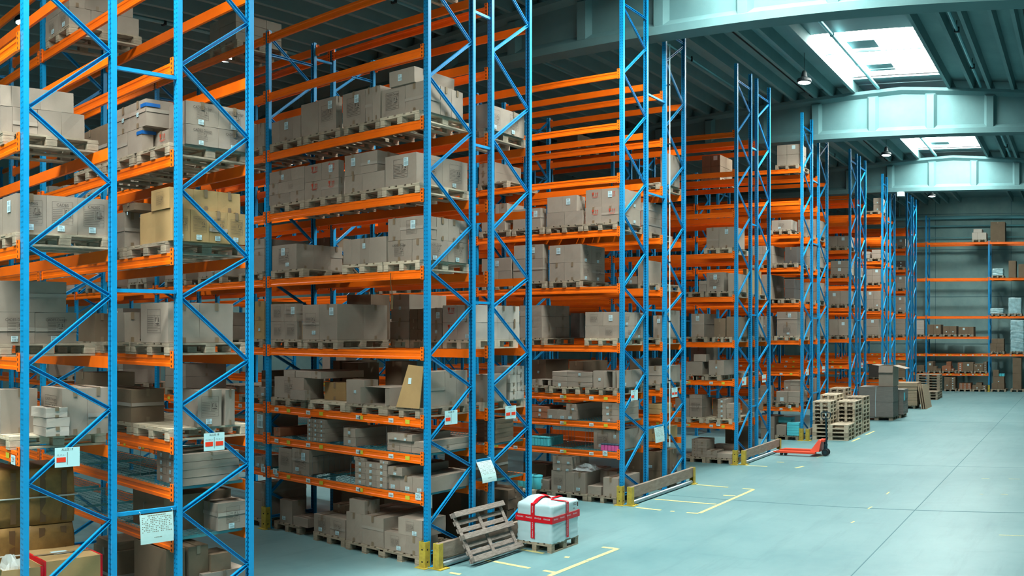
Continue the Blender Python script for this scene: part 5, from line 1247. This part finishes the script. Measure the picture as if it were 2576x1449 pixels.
divider('wire divider behind the hanging notice, first mesh shelf of the second rack', 'A2', 1, Yat('A2', 945), h=.3)
K('d3')
divider('wire divider beside the turquoise packs, first mesh shelf of the fifth rack', 'C1', 1, Yat('C1', 648), h=.4)
divider('wire divider beside the pink packs, first mesh shelf of the fifth rack', 'C1', 1, Yat('C1', 938), h=.4)
M['pink'] = mat('pink_pack', (190, 80, 140), .5); M['packdark'] = mat('dark_pack_lid', (50, 70, 84), .5)
def pack(nm, label, cat, x, y, z, dx, dy, dz, mt, lid, group):
    t = thing(nm, label, cat, (x, y, z), 0, group); mb = MB(); mb.bev(0, dx, -dy / 2, dy / 2, 0, dz * .8, .008); ob('pack_body', mb.mesh('pack_body', M[mt]), t)
    mb = MB(); mb.bev(-.004, dx, -dy / 2 - .002, dy / 2 + .002, dz * .8 + .001, dz, .006); ob('pack_lid', mb.mesh('pack_lid', M[lid]), t)
X = RK['C1']['sa'] - .04
y0, y1 = X * tan(ang(px(505))), X * tan(ang(px(645)))
for k in range(6):
    for j in range(3): pack('turquoise_pack', uniq('turquoise pack, %s row, %s from the divider, first mesh shelf of the fifth rack' % (['front', 'middle', 'back'][j], ORD[6 - k])), 'pack', X + .2 * j, y0 + (y1 - y0) * (k + .5) / 6, LV[0] + .0115, .18, abs(y1 - y0) / 6 - .006, .2, 'cyan', 'cyan', 'turquoise packs on the fifth rack')
y0, y1 = X * tan(ang(px(1065))), max(8.97, X * tan(ang(px(1216))))
for k in range(5):
    pack('pink_pack', uniq('pink and dark pack, %s from the rack post, first mesh shelf of the fifth rack' % ORD[5 - k]), 'pack', X + .0, y0 + (y1 - y0) * (k + .5) / 5, LV[0] + .0115, .11, abs(y1 - y0) / 5 - .008, .15, 'pink', 'packdark', 'pink packs on the fifth rack')
# turquoise cartons on the floor pallet of the ninth rack
K('e7'); X = 27.9
for (a, b, c, d, nm) in ((345, 540, 1015, 835, 'in front'), (200, 400, 858, 775, 'at the back')):
    for k in range(5 if nm == 'in front' else 2):
        ya, yb = X * tan(ang(px(a))), max(8.97, X * tan(ang(px(b)))); z1 = atX(px(b), py(d), X).z; z0 = .15 if nm == 'in front' else atX(px(b), py(c), X).z
        n = 5 if nm == 'in front' else 2; h = (z1 - z0) / n; dx = 0 if nm == 'in front' else .5
        if nm != 'in front' : ya, yb = ya * (X + dx) / X, yb * (X + dx) / X
        mb = MB(); mb.bev(0, .44, 0, ya - yb, 0, h - .004, .006)
        thing('turquoise_carton', uniq('turquoise flat carton, %s tier %s, floor pallet of the ninth rack' % (['bottom', 'second', 'third', 'fourth', 'fifth'][k], nm)), 'box', (X + dx, yb, z0 + k * h + .001), 0, 'turquoise cartons', mb.mesh('turquoise_carton', M['cyan']))
# turquoise drums on the floor beyond the white wrapped load
K('d3'); X = 15.95
pallet(uniq('weathered pallet under the turquoise tubs of the fifth rack'), X - .1, X * tan(ang(px(440))), 0, .6)
for k, xp in enumerate((398, 440, 482, 522)):
    Y = X * tan(ang(px(xp)))
    t = thing('plastic_tub', uniq('turquoise plastic tub, %s of four on the floor pallet of the fifth rack' % ORD[k + 1]), 'tub', (X + .16, Y, .146), 0, 'turquoise plastic tubs'); mb = MB(); mb.lathe([(.09, 0), (.1, .01), (.105, .24), (.1, .25)], n=18); ob('tub_body', mb.mesh('tub_body', M['cyan'], True), t); mb = MB(); mb.lathe([(.108, .251), (.11, .26), (.11, .285), (.1, .29)], n=18); ob('tub_lid', mb.mesh('tub_lid', M['cyan'], True), t)
# open-fronted cartons lying on their side
def lying(label, x0, y0, y1, z0, z1, dep, st='g'):
    t = thing('open_carton', label, 'box', (x0, y0, z0), 0, 'open cartons'); w_, h = y1 - y0, z1 - z0; mb = MB(); e = .006
    mb.box(0, dep, 0, w_, 0, e); mb.box(0, dep, 0, w_, h - e, h); mb.box(0, dep, 0, e, e, h - e); mb.box(0, dep, w_ - e, w_, e, h - e); mb.box(dep - e, dep, e, w_ - e, e, h - e)
    ob('carton_body', mb.mesh('carton_body', M[STY[st][0]]), t)
    for Y_, a_ in ((.004, .15), (w_ - .004 - e, 0.0)): mb = MB(); mb.box(-.11, 0, 0, e, .01, h - .01); o = ob('flap', mb.mesh('flap', M[STY[st][0]]), t, (0, Y_, 0), a_)
K('c6'); z = LV[2] + .149; X = 10.2; lying('open empty carton lying on its side, third shelf of the third rack', X, X * tan(ang(px(935))), X * tan(ang(px(772))), z, atX(px(935), py(222), X).z, .62)
K('d3'); X = 16.12; lying('open empty carton lying on its side by the fifth rack corner post', X, X * tan(ang(px(1182))), X * tan(ang(px(1114))), z, atX(px(1182), py(302), X).z, .6)
lying('small open carton lying on its side, third shelf of the fifth rack', X, X * tan(ang(px(660))), X * tan(ang(px(590))), z, atX(px(660), py(372), X).z, .4)
# flattened carton leaning on the third rack load
K('c6'); X = 10.13; a, b = X * tan(ang(px(975))), max(8.965, X * tan(ang(px(1145)))); h = .62
mb = MB(); q = [(0, a, 0), (0, b, 0), (.09, b, h), (.09, a - .17, h + .02)]
mb.add([Vector(v) for v in q] + [Vector(v) + Vector((.012, 0, 0)) for v in q], [(0, 1, 2, 3), (7, 6, 5, 4), (0, 4, 5, 1), (1, 5, 6, 2), (2, 6, 7, 3), (3, 7, 4, 0)])
t = thing('flattened_carton', 'large flattened pale brown carton leaning on the load beside the third rack corner post', 'box', (X, 0, z), 0, None); ob('card_sheet', mb.mesh('card_sheet', M['card_yellow']), t); mb = MB(); mb.box(-.002, 0, -.03, .03, -.045, .045); o = ob('shipping_label', mb.mesh('shipping_label', M['paper']), t, (.052, (a + b) / 2, .4)); o.rotation_euler[1] = .14
# webbing strap hanging below a beam, plastic film, wrapped goods
K('c5'); X = 10.14; Y = X * tan(ang(px(1103)))
mb = MB(); mb.tube([(0, .02, 0), (0, .015, -.18), (0, -.01, -.3), (0, .005, -.42)], .006, 5); mb.box(-.004, .004, -.03, .02, -.55, -.34); t = thing('hanging_strap', 'dark webbing strap hanging from the fifth shelf beam of the third rack', 'strap', (X, Y, LV[4] - .03)); ob('webbing', mb.mesh('webbing', mat('dark_webbing', (84, 70, 44), .9)), t)
K('d3'); p = atX(px(925), py(1105), 16.2)
crumple('plastic_film', 'crumpled clear plastic film lying over the floor cartons of the fifth rack', (16.35, p.y, p.z), .5, .5, .14, 9)
def wrapped(label, xs, yt, yb_, X, dep, n=1, group='wrapped loads along the far wall'):
    ya, yb = X * tan(ang(px(xs[0]))), X * tan(ang(px(xs[1]))); z0, z1 = atX(px(xs[1]), py(yb_), X).z, atX(px(xs[1]), py(yt), X).z
    lv = min(LV + [0], key=lambda v: abs(v + .14 - z0)); z0 = lv + .146 + (.002 if lv else 0)
    t = thing('wrapped_load', label, 'wrapped load', (X + dep / 2, (ya + yb) / 2, 0), 0, group); h = (z1 - z0) / n
    for k in range(n): ob('wrap_body', wrapmesh('wrap_body', dep, ya - yb, z0 + k * h + .003, z0 + (k + 1) * h, k + 5, .02, .012, 'filmwrap', 12), t)
    pallet(uniq('weathered pallet under the ' + label.replace('low film wrapped load after the post', 'low film load').replace('film wrapped load of three tiers', 'film load').replace('film wrapped goods', 'film goods')), X - .03, (ya + yb) / 2 - (.1 if 'after the post' in label else 0), lv + (.002 if lv else 0), min(.9, ya - yb + .05), detail=False)
M['filmwrap'] = mat('bluish_stretch_film', (150, 190, 196), .3, var=.3, scale=6, spec=.7)
K('e2')
wrapped('low film wrapped load after the post, fifth shelf of the far wall rack', (1297, 1470), 185, 265, 53.05, .9)
wrapped('square film wrapped load, fifth shelf of the far wall rack', (1535, 1705), 45, 265, 53.05, .9)
wrapped('tall film wrapped load of three tiers, third shelf of the far wall rack', (1562, 1739), 340, 775, 53.05, .9, 3)
K('e1'); wrapped('small heap of film wrapped goods, seventh shelf of the far wall rack', (1235, 1370), 1040, 1115, 53.05, .8)
K('e2')
for k, (a, b) in enumerate(((1410, 1446), (1449, 1485))):
    X = 53.15; p, q = atX(px(b), py(1070), X), atX(px(a), py(1035), X); mb = MB(); mb.bev(0, .4, 0, q.y - p.y, 0, q.z - p.z, .006)
    thing('turquoise_carton', uniq('small turquoise carton, %s of two on the floor stack after the far wall rack post' % ORD[k + 1]), 'box', (X, p.y, p.z), 0, 'turquoise cartons', mb.mesh('turquoise_carton', M['cyan']))
# emergency light under the third girder
t = thing('emergency_sign_light', 'small white emergency light box below the last girder', 'lamp', (40.7, 8.25, 9.6)); mb = MB(); mb.bev(-.06, .06, -.17, .17, 0, .2, .01); ob('light_box', mb.mesh('light_box', M['wrapwhite']), t); mb = MB(); mb.box(-.01, .01, -.1, .1, .2, .235); ob('bracket', mb.mesh('bracket', M['galv']), t)
# ---------------------------------------------------------------- the measured cartons: the largest in view one by one, the rest as one mass
SPEC.sort(key=lambda s: -s[0])
made = {}
MAXK = {'carton': 296 - NBOX[0], 'long_carton': 290, 'small_carton': 290}
bulk = MB(); smats = [M[STY[k][0]] for k in STY]; keys = list(STY)
acc = []
def clash(b):
    v = (b[1] - b[0]) * (b[3] - b[2]) * (b[5] - b[4])
    for a in acc:
        o = 1.0
        for i in (0, 2, 4):
            d = min(a[i + 1], b[i + 1]) - max(a[i], b[i])
            if d <= .012: o = 0; break
            o *= d
        if o > .12 * v: return True
    acc.append(b); return False
for area, kind, sp in SPEC:
    if clash(sp[:6]): continue
    if made.get(kind, 0) < MAXK[kind] and sp[8].split()[-2] not in ('eleventh', 'twelfth', 'thirteenth', 'fourteenth', 'fifteenth', 'sixteenth'):
        made[kind] = made.get(kind, 0) + 1; carton(*sp, kind=kind)
    else:
        X0, X1, Y0, Y1, Z0, Z1 = sp[:6]; bulk.mi = keys.index(sp[6]); bulk.bev(X0 + .002, X1 - .003, Y0 + .002, Y1 - .003, Z0, Z1 - .002, .006)
        if sp[10]:                                      # their white stickers
            bulk.mi = len(keys); q = .06 if 't' in sp[10] or 'b' in sp[10] else .03
            if set(sp[10]) & set('tbsp'): y, z = (Y0 + Y1) / 2, Z0 + (Z1 - Z0) * (.72 if 't' in sp[10] else .3); bulk.box(X0 - .001, X0 + .001, y - q, y + q, z - q, z + q)
print('MADE', made, 'of', len(SPEC))
o = thing('small_distant_cartons', 'the many remaining cartons stored on the farther shelves', 'boxes', data=bulk.mesh('small_distant_cartons', smats + [M['paper']])); o['kind'] = 'stuff'
# ---------------------------------------------------------------- light
w = bpy.data.worlds.new('sky'); SC.world = w; w.use_nodes = True
bg = w.node_tree.nodes['Background']; bg.inputs['Color'].default_value = (.8, .9, .92, 1); bg.inputs['Strength'].default_value = .3
M['lamp'] = emis('lamp_glass', (225, 255, 255), 9)
mb = MB(); mb.lathe([(.05, .34), (.07, .30), (.09, .16), (.2, .1), (.22, .03), (.2, .0)], n=20); LAMPB = mb.mesh('lamp_housing', M['cable'])
mb = MB(); mb.lathe([(.18, .0), (.18, -.012), (.1, -.025), (.01, -.03)], n=20); LAMPG = mb.mesh('lamp_glass', M['lamp'])
def lamp(x, y, z, label):
    t = thing('pendant_lamp', label, 'lamp', (x, y, z), group='high bay lamps')
    ob('lamp_housing', LAMPB, t); ob('lamp_glass', LAMPG, t)
    mb = MB(); mb.tube([(0, 0, .33), (0, 0, topz(y) + .29 - z)], .008, 6); ob('suspension_cable', mb.mesh('suspension_cable', M['cable']), t)
    l = bpy.data.lights.new('lamp_light', 'SPOT'); l.energy = 1100; l.spot_size = radians(130); l.spot_blend = .6; l.shadow_soft_size = .18; l.color = (1, 1, .97)
    ob('lamp_light', l, t, (0, 0, -.06))
lamp(25.4, 8.0, 10.7, 'round high bay lamp hanging beside the larger skylight')
lamp(36.7, 8.05, 10.7, 'round high bay lamp hanging beside the smaller far skylight')
lamp(48.3, 8.1, 10.7, 'round high bay lamp hanging in front of the far end wall')
lamp(14.0, 8.05, 10.7, 'added unseen high bay lamp above the near corridor, before the first lamp by the skylight')  # out-of-view lamp added in the row's spacing to brighten aisle and rack ends
lamp(2.6, 8.05, 10.7, 'added unseen high bay lamp above the corridor beside the first rack')  # second out-of-view lamp, added to brighten the near racks and floor
lamp(13.5, 18.25, 10.2, 'round high bay lamp seen between the two nearest racks')
lamp(8.06, 18.25, 10.2, 'round high bay lamp seen past the post of the first rack')
lamp(22.9, 26.6, 9.9, 'round high bay lamp glimpsed above the lower shelves behind the third rack')
SC.view_settings.view_transform = 'Standard'; SC.view_settings.look = 'None'; SC.view_settings.gamma = 1; SC.view_settings.use_curve_mapping = False
SC.view_settings.exposure = 0.4
cy = SC.cycles if hasattr(SC, 'cycles') else None
if cy: cy.max_bounces = 6; cy.adaptive_threshold = .02; cy.diffuse_bounces = 4; cy.glossy_bounces = 3; cy.transmission_bounces = 4; cy.sample_clamp_indirect = 6; cy.use_denoising = True
# ---------------------------------------------------------------- camera (stitched panorama: central cylindrical)
cd = bpy.data.cameras.new('camera'); cam = bpy.data.objects.new('camera', cd); COL.objects.link(cam)
cd.type = 'PANO'; cd.panorama_type = 'CENTRAL_CYLINDRICAL'
cd.central_cylindrical_range_u_min = -1288 / F; cd.central_cylindrical_range_u_max = 1288 / F
cd.central_cylindrical_range_v_min = (HZ - 1449) / F; cd.central_cylindrical_range_v_max = HZ / F
cd.central_cylindrical_radius = 1.0
cd.clip_start = .05; cd.clip_end = 300
cam.location = (0, 0, ZC); cam.rotation_euler = (pi / 2, 0, ang(1288) - pi / 2)
SC.camera = cam
